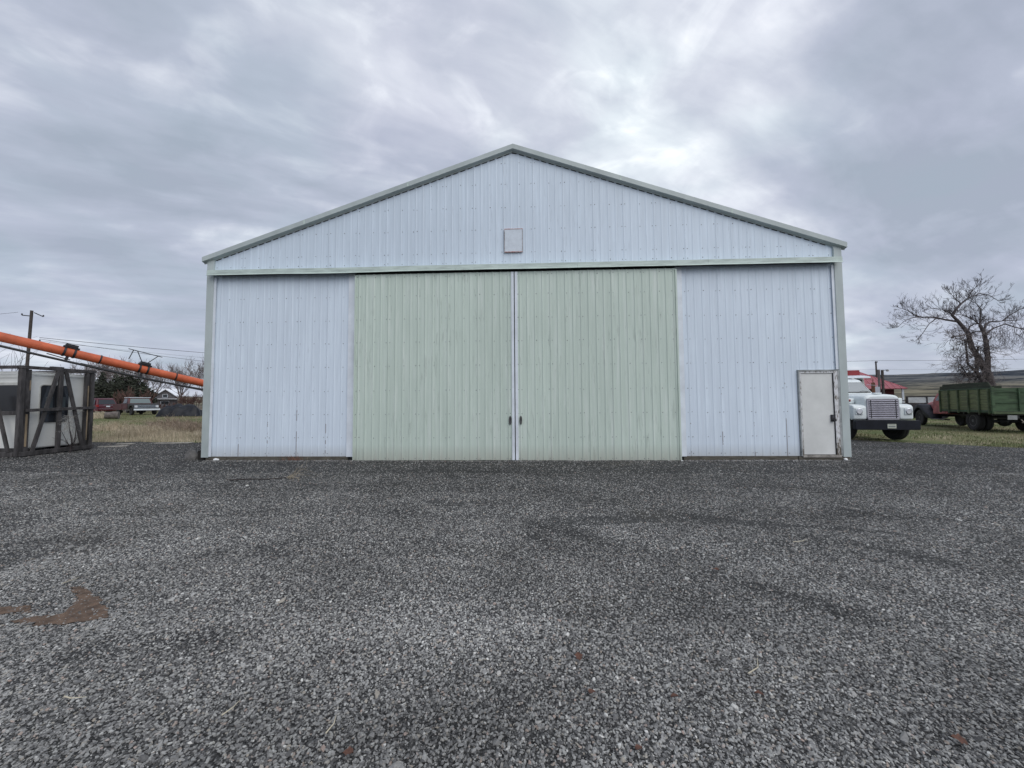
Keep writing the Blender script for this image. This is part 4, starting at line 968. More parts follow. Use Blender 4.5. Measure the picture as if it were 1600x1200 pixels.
def hidden_car():
    t = thing('white_sedan', 'white car low behind the red vehicle and the pickup', 'car', (-47.6, 34.5, H(-48, 35)), R(60))
    P = mat('sedan_white', (.6, .63, .65), .35, var=.06)
    prof = [(0, .35), (-.04, .7), (.5, .95), (1.1, 1.0), (1.7, 1.36), (2.9, 1.38), (3.5, 1.02), (4.3, .95), (4.4, .35)]
    b = sedan_body(t, P, prof, .98, .86, .4)
    for s in (-1, 1):
        m = MB(); m.prism([(1.25, 1.02), (1.72, 1.30), (2.85, 1.32), (3.3, 1.04)], 'x', s*.855, s*.87, lambda u, w, side, s=s: -s*max(0, w-.98)*.4); m.build('side_window', dark_glass, b)
        wheel(t, s*.75, .85, .32, .19, s); wheel(t, s*.75, 3.5, .32, .19, s)
    a = [(-.72, 1.12, 1.04), (.72, 1.12, 1.04), (.62, 1.62, 1.33), (-.62, 1.62, 1.33)]
    m = MB(); m.add(a+[(x, y-.0, z-.03) for x, y, z in a], [(0, 1, 2, 3), (7, 6, 5, 4), (0, 4, 5, 1), (1, 5, 6, 2), (2, 6, 7, 3), (3, 7, 4, 0)]); m.build('windshield', dark_glass, b)
hidden_car()
def tarp():
    xs = 34; ys = 22; V = []; F = []
    for j in range(ys+1):
        for i in range(xs+1):
            u, v = i/xs*2-1, j/ys*2-1
            base = (1-abs(u)**4)*(1-abs(v)**4)
            hgt = 1.02*(1-.22*max(0, u)) * base**.55 * (1-.12*max(0, -u)) - .12*math.exp(-((u-.1)/.25)**2)*base
            hgt += .12*noise.noise(Vector((u*3+v*2, v*3, 1)))*base-.22*abs(noise.noise(Vector((u*5-v*3, v*2, 4))))*(1-base*.4)
            hgt *= .72+.55*(.5+noise.noise(Vector((u*1.7+5, v*1.5, 3)))) 
            ex = 1+.06*noise.noise(Vector((u*3, v*3, 8))); V.append((u*1.85*ex, v*1.1*ex, max(.01, hgt)))
    n = xs+1
    for j in range(ys):
        for i in range(xs): F.append((j*n+i, j*n+i+1, (j+1)*n+i+1, (j+1)*n+i))
    me = np_mesh('tarp_covered_heap', V, F); me.polygons.foreach_set('use_smooth', [True]*len(F))
    o = obj('tarp_covered_heap', me, mat('tarp', (.012, .014, .02), .5, spec=.3, var=.3, vscale=3, bump=1., bscale=3), loc=(-29.2, 21.0, H(-29.2, 21)))
    o.rotation_euler = (0, 0, R(22)); o.scale = (.80, .80, 1.0)
    tag(o, 'low heap covered with a crumpled black tarp at the edge of the field', 'tarp')
tarp()

# ------------------------------------------------------------------ auger
def auger():
    A = Vector((-17.86, 2.11, 3.84)); B = Vector((-14.94, 7.01, 2.46)); d = (B-A).normalized()
    top = A-d*5.0; end = A+d*15.2
    t = thing('grain_auger', 'long orange grain auger tube slanting down behind the barn corner', 'auger')
    r = .165; up = Vector((0, 0, 1)); up = (up-d*up.dot(d)).normalized(); sd_ = d.cross(up)
    MB().cyl(top, end, r, 28).build('tube', orange_paint, t, smooth=True)
    def P(s): return A+d*s
    # flanges and clamp bands
    for s in (2.45, 4.85, 9., -2.6):
        m = MB(); m.cyl(P(s)-d*.022, P(s)+d*.022, r+.016, 28); m.build('band', black_metal, t, smooth=True)
    for s in (1.62, 3.75):
        m = MB()
        for q in (-.13, .13): m.cyl(P(s+q)-d*.03, P(s+q)+d*.03, r+.022, 28)
        br = m.build('clamp', black_metal, t, smooth=True)
        m = MB(); m.beam(P(s)-d*.2+up*(r+.03), P(s)+d*.22+up*(r+.03), .2, .06); m.beam(P(s)-d*.16+up*(r+.1), P(s)+d*.16+up*(r+.1), .26, .09); m.build('clamp_plate', black_metal, br)
        m = MB(); m.beam(P(s)-up*r, P(s)-up*(r+.17), .06, .08, up=d); m.beam(P(s)-d*.5-up*(r+.05), P(s)+d*.1-up*(r+.1), .05, .03); m.build('hanger', black_metal, br)
    m = MB(); c = P(3.72)+up*(r+.12)
    m.tube([c-d*.08, c-d*.34+up*.42], .017, 5); m.tube([c+d*.08, c+d*.34+up*.42], .017, 5); m.tube([c-d*.50-up*.0, c-d*.46+up*.42], .017, 5)
    m.tube([c-d*.62+up*.42, c+d*.48+up*.42], .017, 5); m.build('cable_bracket', black_metal, t)
    # truss rod and drive shaft under the tube
    m = MB(); pts = [P(s)-up*(r+.14+.05*math.sin(s*.5)) for s in np.linspace(-4.6, 11.5, 24)]
    m.tube(pts, .045, 6); m.build('drive_shaft', black_metal, t, smooth=True)
    m = MB(); m.tube([P(2.0)-up*(r+.155), P(4.2)-up*(r+.20), P(6.4)-up*(r+.10)], .04, 6); m.build('shaft_guard', black_metal, t)
    m = MB(); m.tube([P(-4.5)-up*(r+.05), P(1.62)-up*(r+.17)], .012, 5); m.build('tie_rod', black_metal, t)
    # undercarriage beyond the left of the picture, hopper behind the barn
    q = P(-3.0); gz = H(q.x, q.y); m = MB()
    hd = Vector((d.x, d.y, 0)).normalized(); hs = Vector((hd.y, -hd.x, 0))
    for s in (-1, 1):
        w0 = Vector((q.x, q.y, gz+.35))+hs*s*1.3
        m.tube([w0, P(-4.6)-up*r], .035, 6)
    m.tube([Vector((q.x, q.y, gz+.35))+hs*1.35, Vector((q.x, q.y, gz+.35))-hs*1.35], .04, 6)
    m.build('undercarriage', orange_paint, t)
    for s in (-1, 1):
        o = wheel(t, 0, 0, .35, .2, s); o.location = Vector((q.x, q.y, gz+.35))+hs*s*1.45; o.rotation_euler = (0, 0, math.atan2(hs.y, hs.x))
    e = end; m = MB(); m.loft([[e+Vector((x*w, y*w, z)) for x, y in ((-1, -1), (1, -1), (1, 1), (-1, 1))] for w, z in ((.25, -.15), (.55, .45))]); m.build('hopper', orange_paint, t)
auger()

# ------------------------------------------------------------------ crated camper shell at left
def crate():
    X, Y = -14.40, .32; g = -.02
    t = thing('crated_camper_shell', 'off-white camper box with dark windows held in a weathered timber crate frame', 'camper shell')
    P = mat('camper_white', (.76, .765, .73), .5, var=.06, vscale=1.2, grain=.03)
    x0, x1, y0, y1, z0, z1 = X-3.6, X-.12, Y+.16, Y+1.66, g+.18, g+2.46
    body = MB().bb(x0, x1, y0, y1, z0, z1).build('box', P, t, bevel=.06, seg=3, smooth=True)
    MB().bb(x0+.03, x1-.03, y0+.03, y1-.03, z1-.01, z1+.035).build('roof_cap', P, t, bevel=.02)
    m = MB(); m.bb(x1-.002, x1+.018, Y+.35, y1-.02, z1-.085, z1-.05); m.bb(x0, x1, y0-.018, y0+.002, z1-.16, z1-.12); m.build('drip_rail', P, body)
    # side window (faces +x) rounded corners
    def rr(u0, u1, v0, v1, r, n=5):
        out = []
        for cx, cy, a0 in ((u1-r, v1-r, 0), (u0+r, v1-r, 90), (u0+r, v0+r, 180), (u1-r, v0+r, 270)):
            out += [(cx+r*math.cos(R(a0+90*k/n)), cy+r*math.sin(R(a0+90*k/n))) for k in range(n+1)]
        return out
    fr = MB().prism(rr(.80, 1.55, .90, 2.10, .09), 'x', x1-.01, x1+.012).build('window', mat('window_frame_light', (.58, .58, .54), .5), t)
    MB().prism(rr(.825, 1.525, .925, 2.075, .075), 'x', x1+.013, x1+.020).build('seal', black_metal, fr)
    MB().prism(rr(.85, 1.50, .95, 2.05, .06), 'x', x1+.021, x1+.026).build('pane', glass('camper_glass', (.035, .04, .048), .06), fr)
    m = MB(); m.bb(x1+.027, x1+.040, 1.17, 1.20, .96, 2.04); m.bb(x1+.027, x1+.036, .86, 1.49, 1.18, 1.205); m.build('divider', black_metal, fr)
    for k, y in enumerate((1.02, 1.34)): MB().bb(x1+.027, x1+.0285, y-.08, y+.10, 1.35, 1.72).build('painted_reflection', mat('reflection_grey', (.09, .11, .12), .3), fr)  # pale slabs on the pane, a reflection put in as colour
    fr = MB().prism(rr(X-1.75, X-.235, 1.20, 2.14, .05), 'y', y0-.03, y0+.01).build('window', mat('window_frame_light', (.6, .6, .56), .5), t)
    MB().prism(rr(X-1.69, X-.32, 1.28, 2.06, .03), 'y', y0-.038, y0-.031).build('pane', glass('camper_glass_front', (.012, .012, .014), .35), fr)
    MB().bb(X-.34, X-.20, y0-.045, y0-.0, 1.10, 1.17).build('sill_bracket', P, fr, bevel=.01)
    # timber frame
    def beam(p0, p1, w, h, mt=old_wood): return MB().beam(p0, p1, w, h).build('timber', mt, t, bevel=.006)
    zt = g+2.55
    beam((X, Y-.02, g+.0), (X, Y-.02, zt), .11, .10); beam((X-.02, Y+.115, g+.02), (X-.02, Y+.115, zt-.01), .10, .13)
    MB().bb(X+.033, X+.042, Y+.085, Y+.13, .25, 1.2).build('split_strip', raw_wood, t); MB().bb(X+.033, X+.042, Y+.14, Y+.165, 1.9, 2.2).build('split_strip', raw_wood, t)
    beam((X, Y+1.60, g+.1), (X, Y+1.60, zt-.02), .10, .08); beam((X, Y+1.75, g+.1), (X, Y+1.75, zt-.0), .10, .10)
    MB().bb(X+.053, X+.060, Y+1.60, Y+1.63, .3, 2.1).build('split_strip', raw_wood, t)
    beam((X+.015, Y-.07, zt+.05), (X+.015, Y+1.82, zt+.05), .11, .09)
    beam((X+.08, Y+.06, 1.31), (X+.08, Y+1.80, 1.37), .05, .09); beam((X+.04, Y-.04, g+.06), (X+.04, Y+1.82, g+.09), .12, .12)
    beam((X+.03, 1.20, g+.1), (X+.03, 1.20, zt), .07, .10)
    beam((X+.045, .58, g+.12), (X+.045, 1.12, zt), .05, .09); beam((X+.045, 1.84, g+.14), (X+.045, 1.31, zt), .05, .09)
    MB().beam((X+.01, .95, zt+.11), (X+.01, 1.25, zt+.11), .10, .04).build('timber', old_wood, t, bevel=.004)
    beam((X-3.7, Y-.03, zt+.05), (X-.07, Y-.03, zt+.05), .10, .09); beam((X-3.7, Y-.03, 1.24), (X-.07, Y-.03, 1.24), .05, .11)
    beam((X-3.7, Y-.03, g+.06), (X-.07, Y-.03, g+.06), .12, .12); beam((X-.22, Y-.07, g+.12), (X-.72, Y-.07, 1.75), .05, .09)
    for x in (X-1.9, X-3.7): beam((x, Y-.03, g+.05), (x, Y-.03, zt), .1, .1); beam((x, Y+1.75, g+.05), (x, Y+1.75, zt), .1, .1)
    beam((X-3.7, Y+1.75, zt+.05), (X, Y+1.75, zt+.05), .1, .09); beam((X-3.7, Y+1.75, g+.06), (X, Y+1.75, g+.06), .1, .12)
    beam((X-3.7, Y, zt+.05), (X-3.7, Y+1.75, zt+.05), .1, .09)
    for y in (Y+.2, Y+1.5): MB().bb(X-3.6, X-.05, y-.06, y+.06, g+.09, g+.22).build('timber', old_wood, t)
    for o in list(t.children):
        pass
    # dried weed and vine growing against it
    s = thing('dry_sapling', 'thin leafless sapling with dried vine growing in front of the timber crate', 'sapling', (X+.35, 1.30, H(X+.35, 1.3)))
    m = MB(); m.tube([(0, -.02, 0), (.02, .0, .35), (-.03, -.03, .7), (-.05, -.08, 1.2)], [.022, .018, .013, .008], 5); m.tube([(0, 0, .1), (0, .10, .5), (-.02, .12, 1.0)], [.012, .009, .005], 4); m.tube([(0, -.02, .15), (0, -.15, .45), (0, -.33, .85)], [.01, .007, .004], 4)
    for _ in range(14): grow(m, Vector((0, random.uniform(-.1, .1), random.uniform(.05, .25))), (rvec()+Vector((0, 0, .8))).normalized(), random.uniform(.2, .5), .006, 1, minr=.004, kids=(1, 3))
    m.build('stem', mat('sapling_bark', (.055, .045, .045), .95), s)
    m = MB()
    for _ in range(30): grow(m, Vector((-.02, random.uniform(-.28, .10), 1.18+random.uniform(-.35, .1))), rvec(), random.uniform(.15, .4), .005, 1, wander=1., minr=.003, up=-.1, kids=(1, 3))
    m.build('vine', mat('dry_vine', (.30, .29, .27), .95), s)
crate()
# bare twiggy bush behind the crate at the far left
def side_bush():
    s = thing('bare_bush', 'bare arching twigs of a leafless bush rising behind the timber crate', 'bush', (-21.2, 3.8, H(-21.2, 3.8)))
    m = MB(); random.seed(5)
    for _ in range(20):
        a = random.uniform(0, 6.28); d = Vector((math.cos(a)*.7, math.sin(a)*.55, 1)).normalized()
        grow(m, Vector((random.uniform(-.3, .3), random.uniform(-.3, .3), 0)), d, random.uniform(1.9, 3.1), .014, 2, wander=.45, up=.05, kids=(1, 3), minr=.006, spread=.5)
    m.build('stem', twig_dark, s)
side_bush()

# ------------------------------------------------------------------ field bits at left
o = MB().tube([(-.35, 0, .26), (.35, .05, .26)], [.25, .27], 12).build('log_round', mat('log_grey', (.14, .12, .11), .9, var=.3, vscale=5), None, smooth=True); o.location = (-29.9, 16.2, H(-29.9, 16.2)); tag(o, 'short grey log lying beside a mound of dry brush in the field', 'log'); o.rotation_euler = (0, 0, .5)
def brush_mound(loc, rad, n, label, mt, seed, hgt=1., cat='weeds', name='dry_brush'):
    random.seed(seed); m = MB()
    for _ in range(n):
        a = random.uniform(0, 6.28); q = random.random()**.6; p = Vector((math.cos(a)*q*rad[0], math.sin(a)*q*rad[1], 0))
        d = (Vector((math.cos(a)*q*.5, math.sin(a)*q*.5, 1))+rvec()*.35).normalized()
        ln = hgt*(1.05-q*.55)*random.uniform(.6, 1.1)
        grow(m, p, d, ln, .009, 1, wander=.5, up=-.02, kids=(2, 5), minr=.0055, spread=.6, shrink=(.25, .5))
    o = m.build(name, mt); o.location = (loc[0], loc[1], H(*loc)); tag(o, label, cat); return o
tan = mat('dry_tan', (.56, .48, .36), .95, var=.25, vscale=1.5, island=.3)
brown = mat('dry_brown', (.40, .32, .25), .95, var=.25, vscale=1.2, island=.35)
brush_mound((-31.6, 16.6), (1.6, .8), 300, 'pale tan mound of dry brush left of the grey log', tan, 3, .55)
brush_mound((-18.6, 9.2), (1.3, .55), 420, 'tall greyish brown tumbleweed clump in front of the pickup', brown, 7, .72)
brush_mound((-16.6, 8.4), (1.4, 1.0), 420, 'broad brown tumbleweed clump in front of the tarp heap', brown, 8, .66)
brush_mound((-20.9, 8.6), (1.2, .7), 260, 'low pale tumbleweed clump left of the taller brown clumps', tan, 9, .45)
brush_mound((-13.0, 5.6), (.9, .5), 220, 'pale straw coloured weeds rising at the gravel edge by the barn corner', tan, 12, .55)
brush_mound((-17.4, 6.6), (1.1, .6), 240, 'pale straw coloured weeds in the middle of the left strip', tan, 13, .5)
brush_mound((-14.4, 8.6), (1.2, .9), 320, 'brown dried weeds nearest the barn corner', brown, 10, .6)

# grass blades (nobody could count them)
def blades(name, label, mt, pts_fn, n, hmin, hmax, width, lean=.35, cat='grass'):
    V = np.zeros((n*5, 3), np.float32); F = []
    for i in range(n):
        x, y, sc = pts_fn(); z = H(x, y)-.02; h = random.uniform(hmin, hmax)*sc; a = random.uniform(0, 6.283); w = width*random.uniform(.6, 1.3)
        dx, dy = math.cos(a)*w/2, math.sin(a)*w/2; b = random.uniform(0, 6.283); l = random.uniform(0, lean)*h; lx, ly = math.cos(b)*l, math.sin(b)*l
        V[i*5:i*5+5] = [(x-dx, y-dy, z), (x+dx, y+dy, z), (x+dx*.7+lx*.4, y+dy*.7+ly*.4, z+h*.6), (x-dx*.7+lx*.4, y-dy*.7+ly*.4, z+h*.6), (x+lx, y+ly, z+h)]
        o = i*5; F += [(o, o+1, o+2), (o, o+2, o+3), (o+3, o+2, o+4)]
    o = obj(name, np_mesh(name, V, F), mt, kind='stuff'); o['label'] = label; o['category'] = cat; return o
random.seed(21)
green_blade = mat('green_blade', (.115, .135, .055), .9, var=.3, vscale=.5, island=.35, col2=(.15, .13, .07))
tan_blade = mat('tan_blade', (.56, .48, .36), .95, var=.3, vscale=.4, island=.35, col2=(.32, .26, .19))
def left_tall():
    while True:
        x = random.uniform(-34, -8.9); e = edge(x); y = e+.1+random.random()**1.4*(5.5 if x < -14 else 5)
        if noise.noise(Vector((x*.35, y*.5, 2)))+.25 > random.random()*.5 and not (-18.3 < x < -14.1 and y < 2.4): return x, y, .45+.9*sstep((y-e)/2.5)*(.7+.6*noise.noise(Vector((x*.8, y*.8, 5))))
blades('tall_dry_grass', 'tall dry tan grass between the gravel and the left field', tan_blade, left_tall, 26000, .10, .42, .010)
def left_short(): return random.uniform(-60, -9), random.uniform(5, 46), 1.
blades('short_field_grass', 'short green and tan grass across the field at left', green_blade, left_short, 60000, .03, .12, .022)
def right_short():
    while True:
        x = random.uniform(8.9, 44); y = edge(x)+.05+random.random()**1.3*28
        if noise.noise(Vector((x*.5, y*.5, 12)))+.45 > random.random()*.8: return x, y, 1.
blades('short_yard_grass', 'short green grass under the trucks at right', green_blade, right_short, 55000, .03, .11, .018)
def right_tan():
    while True:
        x = random.uniform(8.9, 40); y = edge(x)-.2+random.random()**2.2*9
        if noise.noise(Vector((x*.7, y*.9, 19))) > .05: return x, y, 1.
blades('dry_yard_grass', 'dry tan grass along the gravel edge at right', tan_blade, right_tan, 16000, .02, .10, .012)
def base_weeds():
    return random.gauss(-6.0, .16), random.uniform(-.07, -.03), 1.
blades('weed_tuft', 'small rust coloured weed tuft at the foot of the left wall', mat('red_weed', (.26, .13, .09), .9, island=.4), base_weeds, 130, .05, .22, .007, .8, 'weeds')

def litter(): 
    x = random.choice((random.uniform(-8.4, 8.5), random.gauss(-5.6, .9), random.gauss(-4.0, .5))); return x, -.02-abs(random.gauss(0, .13)) - (.10 if -4.4 < x < 4.35 else 0), 1.
blades('wall_litter', 'dead leaf litter and stalks caught along the foot of the barn wall', mat('litter_brown', (.17, .105, .075), .95, island=.5), litter, 2600, .005, .035, .016, 2.6, 'litter')
# ------------------------------------------------------------------ trees and house behind the field
def juniper(x, y, h, w, label, seed, mt=juniper_m):
    random.seed(seed); t = thing('juniper_tree', label, 'tree', (x, y, H(x, y)), random.uniform(0, 6), group='dark evergreens behind the field')
    m = MB(); m.tube([(0, 0, 0), (.1, .1, h*.3), (0, 0, h*.8)], [.22, .16, .04], 6); m.build('trunk', bark, t)
    lobes = []
    for k in range(9):
        z = h*(.18+.78*k/9); rr = w*.5*(1-(k/9.5)**1.5)*random.uniform(.8, 1.15)
        for q in range(3 if k < 6 else 1):
            a = random.uniform(0, 6.28); lobes.append(((math.cos(a)*rr*.5, math.sin(a)*rr*.5, z), (rr*.7, rr*.7, h*.13*random.uniform(.8, 1.3))))
    V, F = leaf_cloud(lobes, 7000, .44, (1, 1, .8)); obj('crown', np_mesh('crown', V, F), mt, t)
    return t
for i, (x, y, h, w, l) in enumerate([(-87.5, 60, 7.2, 6, 'leftmost dark juniper beside the crate top'), (-84, 61, 7.8, 6, 'second dark juniper from the crate, pointed top'), (-81.6, 62, 7.4, 7, 'broad middle juniper in the dark row'),
                                     (-79.2, 61, 8.2, 6.5, 'tallest juniper of the dark row, above the pickup cab'), (-77.4, 62, 7.2, 6, 'rightmost juniper of the row near the reddish shrubs'), (-92, 60, 7, 7, 'juniper just hidden at the crate edge')]):
    juniper(x, y, h, w, l, 30+i)
juniper(-61.5, 63, 10.2, 4.5, 'narrow evergreen peeking out beside the barn corner', 44)
def bare_proto(h, seed, mt, depth=4, name='bare_background_tree', spread=.75, r0=.2, stems=1, kids=(3, 5)):
    random.seed(seed); t = thing(name, '', 'tree'); m = MB(); c = MB()
    for s in range(stems):
        d = Vector((random.gauss(0, .1+.25*(stems > 1)), random.gauss(0, .1+.25*(stems > 1)), 1)).normalized()
        p = Vector((random.gauss(0, .3*(stems-1)), random.gauss(0, .3*(stems-1)), 0)); q = p+d*h*.35
        m.tube([p, p.lerp(q, .5)+rvec()*.05, q], [r0, r0*.8, r0*.6], 6)
        for k in range(5): grow(c, p.lerp(q, random.uniform(.5, 1)), (d+rvec()*.6).normalized(), h*random.uniform(.3, .45), r0*.4, depth, wander=.4, up=.12, kids=kids, spread=spread, minr=.026, shrink=(.5, .75))
    m.build('trunk', bark, t); c.build('crown', mt, t); return t
protos = [bare_proto(11, 51, twig_m, 3, spread=.8, kids=(4, 6)), bare_proto(10.5, 52, twig_m, 3, spread=.7, kids=(4, 6))]
ra = random.Random(9); spots = []
lab = ['pale bare tree above the first juniper', 'pale bare tree above the second juniper', 'bare tree over the gap in the junipers', 'bare tree just left of the white roofed house', 'bare tree behind the left gable of the white roofed house',
       'bare tree behind the right gable of the white roofed house', 'bare tree right of the white roofed house', 'bare tree between house and barn corner', 'bare tree nearest the barn corner at left', 'faint bare tree half behind the leftmost juniper']
from itertools import count
xs_ = [-114, -110, -104.5, -100, -96.2, -92.5, -90, -87.6, -85.5, -118]
for i, (x, l) in enumerate(zip(xs_, lab)):
    y = 86+ra.uniform(-3, 6); p = protos[i % 2]; sc = ra.uniform(.85, 1.2)*(1.15 if i in (0, 1, 9) else 1)
    if i < 2: o = p; o.location = (x, y, H(x, y)); o.scale = (sc,)*3; o['label'] = l
    else: o = dup(p, (x, y, H(x, y)), ra.uniform(0, 6), l, (sc,)*3)
    o['group'] = 'bare trees behind the house'
# reddish shrubs beside and in front of the house
sh = bare_proto(3.4, 61, red_twig, 3, name='reddish_shrub', spread=.9, r0=.06, stems=6, kids=(2, 4)); sh2 = bare_proto(3.0, 62, red_twig, 3, name='reddish_shrub', spread=.9, r0=.06, stems=6, kids=(2, 4))
for i, (x, y, sc, l) in enumerate([(-73.2, 58, .75, 'large reddish bare shrub right of the junipers'), (-68.0, 57, .42, 'low reddish shrub under the left gable'), (-65.6, 57, .42, 'round reddish shrub under the right gable'),
                                    (-63.4, 58, .8, 'reddish shrub right of the house behind the tarp'), (-61.6, 57, .95, 'reddish shrub with several stems near the barn corner'), (-59.8, 58, .95, 'reddish shrub closest to the barn corner'), (-74.4, 59, 1.2, 'tall rusty bare shrub against the rightmost juniper')]):
    p = (sh, sh2)[i % 2]
    if i < 2: o = p; o.location = (x, y, H(x, y)); o.scale = (sc,)*3; o['label'] = l; o.scale = (sc*.7, sc*.7, sc)
    else: o = dup(p, (x, y, H(x, y)), i*1.3, l, (sc*.7, sc*.7, sc))
    o['category'] = 'shrub'; o['group'] = 'reddish shrubs by the house'
def house():
    t = thing('house', 'grey house with a white metal roof and two gables beyond the field', 'house', (-105.6, 91, H(-105, 91)), R(46))
    wall = mat('house_wall', (.16, .15, .155), .8, var=.12); rf = mat('white_metal_roof', (.82, .84, .88), .4, var=.05)
    # local x along the front, front faces -y
    MB().bb(-6.2, 6.2, 0, 7, 0, 3.4).build('wall', wall, t)
    m = MB(); m.prism([(-.5, 3.35), (3.5, 5.6), (7.5, 3.35), (7.5, 3.5), (3.5, 5.78), (-.5, 3.5)], 'x', -6.6, 6.6); roof = m.build('roof', rf, t)
    for cx in (-2.0, 3.4):
        w = MB(); w.prism([(cx-2.2, 0), (cx+2.2, 0), (cx+2.2, 3.4), (cx, 5.2), (cx-2.2, 3.4)], 'y', -1.6, 3); w.build('gable_wall', wall, t)
        for s in (-1, 1):
            r_ = MB(); r_.prism([(cx, 5.25), (cx+s*2.7, 3.04), (cx+s*2.7, 3.22), (cx, 5.45)], 'y', -2.1, 3.4); r_.build('gable_roof', rf, t)
        f = MB().bb(cx-.55, cx+.55, -1.66, -1.60, 3.0, 4.0).build('window', trim_white, t); MB().bb(cx-.45, cx+.45, -1.68, -1.662, 3.1, 3.9).build('pane', dark_glass, f)
        f = MB().bb(cx-.9, cx+.9, -1.66, -1.60, .9, 2.1).build('window', trim_white, t); MB().bb(cx-.8, cx+.8, -1.68, -1.662, 1.0, 2.0).build('pane', dark_glass, f)
    MB().bb(-6.2, 6.4, -2.6, -1.7, 2.55, 2.75).build('porch_roof', rf, t)
house()
def rail_fence(name, label, p0, p1, n, h, mt, rails=(.5, .95), w=.08):
    p0, p1 = Vector((*p0, 0)), Vector((*p1, 0)); t = thing(name, label, 'fence', (p0.x, p0.y, H(p0.x, p0.y)))
    d = p1-p0
    for k in range(n+1):
        q = d*(k/n); z = H(p0.x+q.x, p0.y+q.y)-H(p0.x, p0.y); MB().bb(q.x-w/2, q.x+w/2, q.y-w/2, q.y+w/2, z-.2, z+h).build('post', mt, t)
    for rz in rails:
        z1 = H(p1.x, p1.y)-H(p0.x, p0.y); MB().beam((0, 0, rz*h), (d.x, d.y, z1+rz*h), .04, .12).build('rail', mt, t)
rail_fence('white_fence', 'low pale fence beyond the shrubs near the barn corner', (-60, 62), (-44, 66), 8, 1.3, mat('pale_fence', (.5, .5, .48), .8), (.55, .9))

# ------------------------------------------------------------------ poles and wires
def pole(name, label, x, y, h, r, lean=(0, 0), arms=()):
    t = thing(name, label, 'utility pole', (x, y, H(x, y)))
    MB().tube([(0, 0, -.3), (lean[0]*h, lean[1]*h, h)], [r, r*.8], 10).build('post', mat('pole_wood', (.075, .062, .058), .9, var=.25, vscale=4), t, smooth=True)
    for k, (z, a, b) in enumerate(arms):
        q = Vector((lean[0]*z, lean[1]*z, z)); MB().beam(q+Vector(a), q+Vector(b), .07, .09).build('bracket', black_metal, t)
        e = q+Vector(b); m = MB(); m.lathe([(.03, 0), (.07, .04), (.05, .1), (.075, .14), (.02, .2)], e, 'z', 8); m.build('insulator', mat('insulator', (.05, .045, .05), .3), t, smooth=True)
    return t
pole('utility_pole', 'wooden utility pole rising above the crate and auger', -53.0, 27.7, 11.2, .15, (.03, 0), [(10.6, (0, 0, 0), (-.5, -.4, .02)), (10.95, (.15, .1, .05), (.6, .55, -.3)), (7.95, (0, 0, 0), (.5, .5, 0)), (7.9, (0, 0, 0), (-.35, -.3, -.05))])
pole('utility_pole', 'thin utility pole rising right of the red roof', 65.2, 62.3, 8.75, .15, (0, 0), [(8.5, (-.2, 0, 0), (.35, .1, .05)), (7.0, (0, 0, 0), (.3, .1, 0))])
t = thing('yard_light_pole', 'short double post with a lamp arm beside the red roof', 'yard light', (42.6, 36.5, H(42.6, 36.5)))
m = MB(); m.tube([(-.17, .1, -.2), (-.17, .1, 5.15)], .12, 8); m.build('post', mat('pole_wood2', (.16, .14, .14), .9), t); m = MB(); m.tube([(.06, -.1, -.2), (.06, -.1, 5.1)], .13, 8); m.build('post', mat('pole_wood', (.07, .06, .06)), t)
m = MB(); m.tube([(.06, -.1, 5.0), (.35, -.3, 5.1)], .025, 6); a = m.build('arm', black_metal, t); m = MB(); m.lathe([(.04, .12), (.14, .02), (.15, -.08), (.08, -.14)], (.42, -.36, 5.05), 'z', 12); m.build('lamp_head', mat('lamp_grey', (.3, .3, .31), .5), t, smooth=True)
def wire(label, a, b, sag, r=.012):
    a, b = Vector(a), Vector(b); pts = []
    for k in range(33):
        q = k/32; p = a.lerp(b, q); p.z -= sag*4*q*(1-q); pts.append(p)
    o = MB().tube(pts, r, 4).build('power_line', black_metal); tag(o, label, 'power line', 'overhead power lines'); return o
PL = Vector((-52.2, 27.5, 0))
wire('upper heavy wire running from the left utility pole to the barn', (-51.9, 27.9, 8.75), (-14.3, 66, 9.3), .8, .032)
wire('second wire from the left utility pole dipping below the first', (-51.9, 27.9, 8.6), (-24, 62, 6.4), .75, .026)
wire('thin faint wire just under the upper heavy wire at left', (-51.9, 28, 8.4), (-16, 70, 8.4), .9, .014)
wire('faint wire leaving the left utility pole toward the frame edge', (-53.2, 27.0, 11.3), (-75, 16, 8.5), .8, .015)
wire('heavy wire across the sky left and right of the thin pole', (20, 66, 9.15), (65.2, 62.2, 8.75), .2, .03)
wire('heavy wire right of the thin pole passing behind the bare tree', (65.2, 62.2, 8.75), (150, 60, 11.0), .9, .03)
wire('lower faint wire above the hills at right', (20, 66, 7.8), (65.2, 62.2, 7.1), .2, .013)
wire('lower faint wire behind the bare tree crown', (65.2, 62.2, 7.1), (150, 60, 9.0), .9, .013)

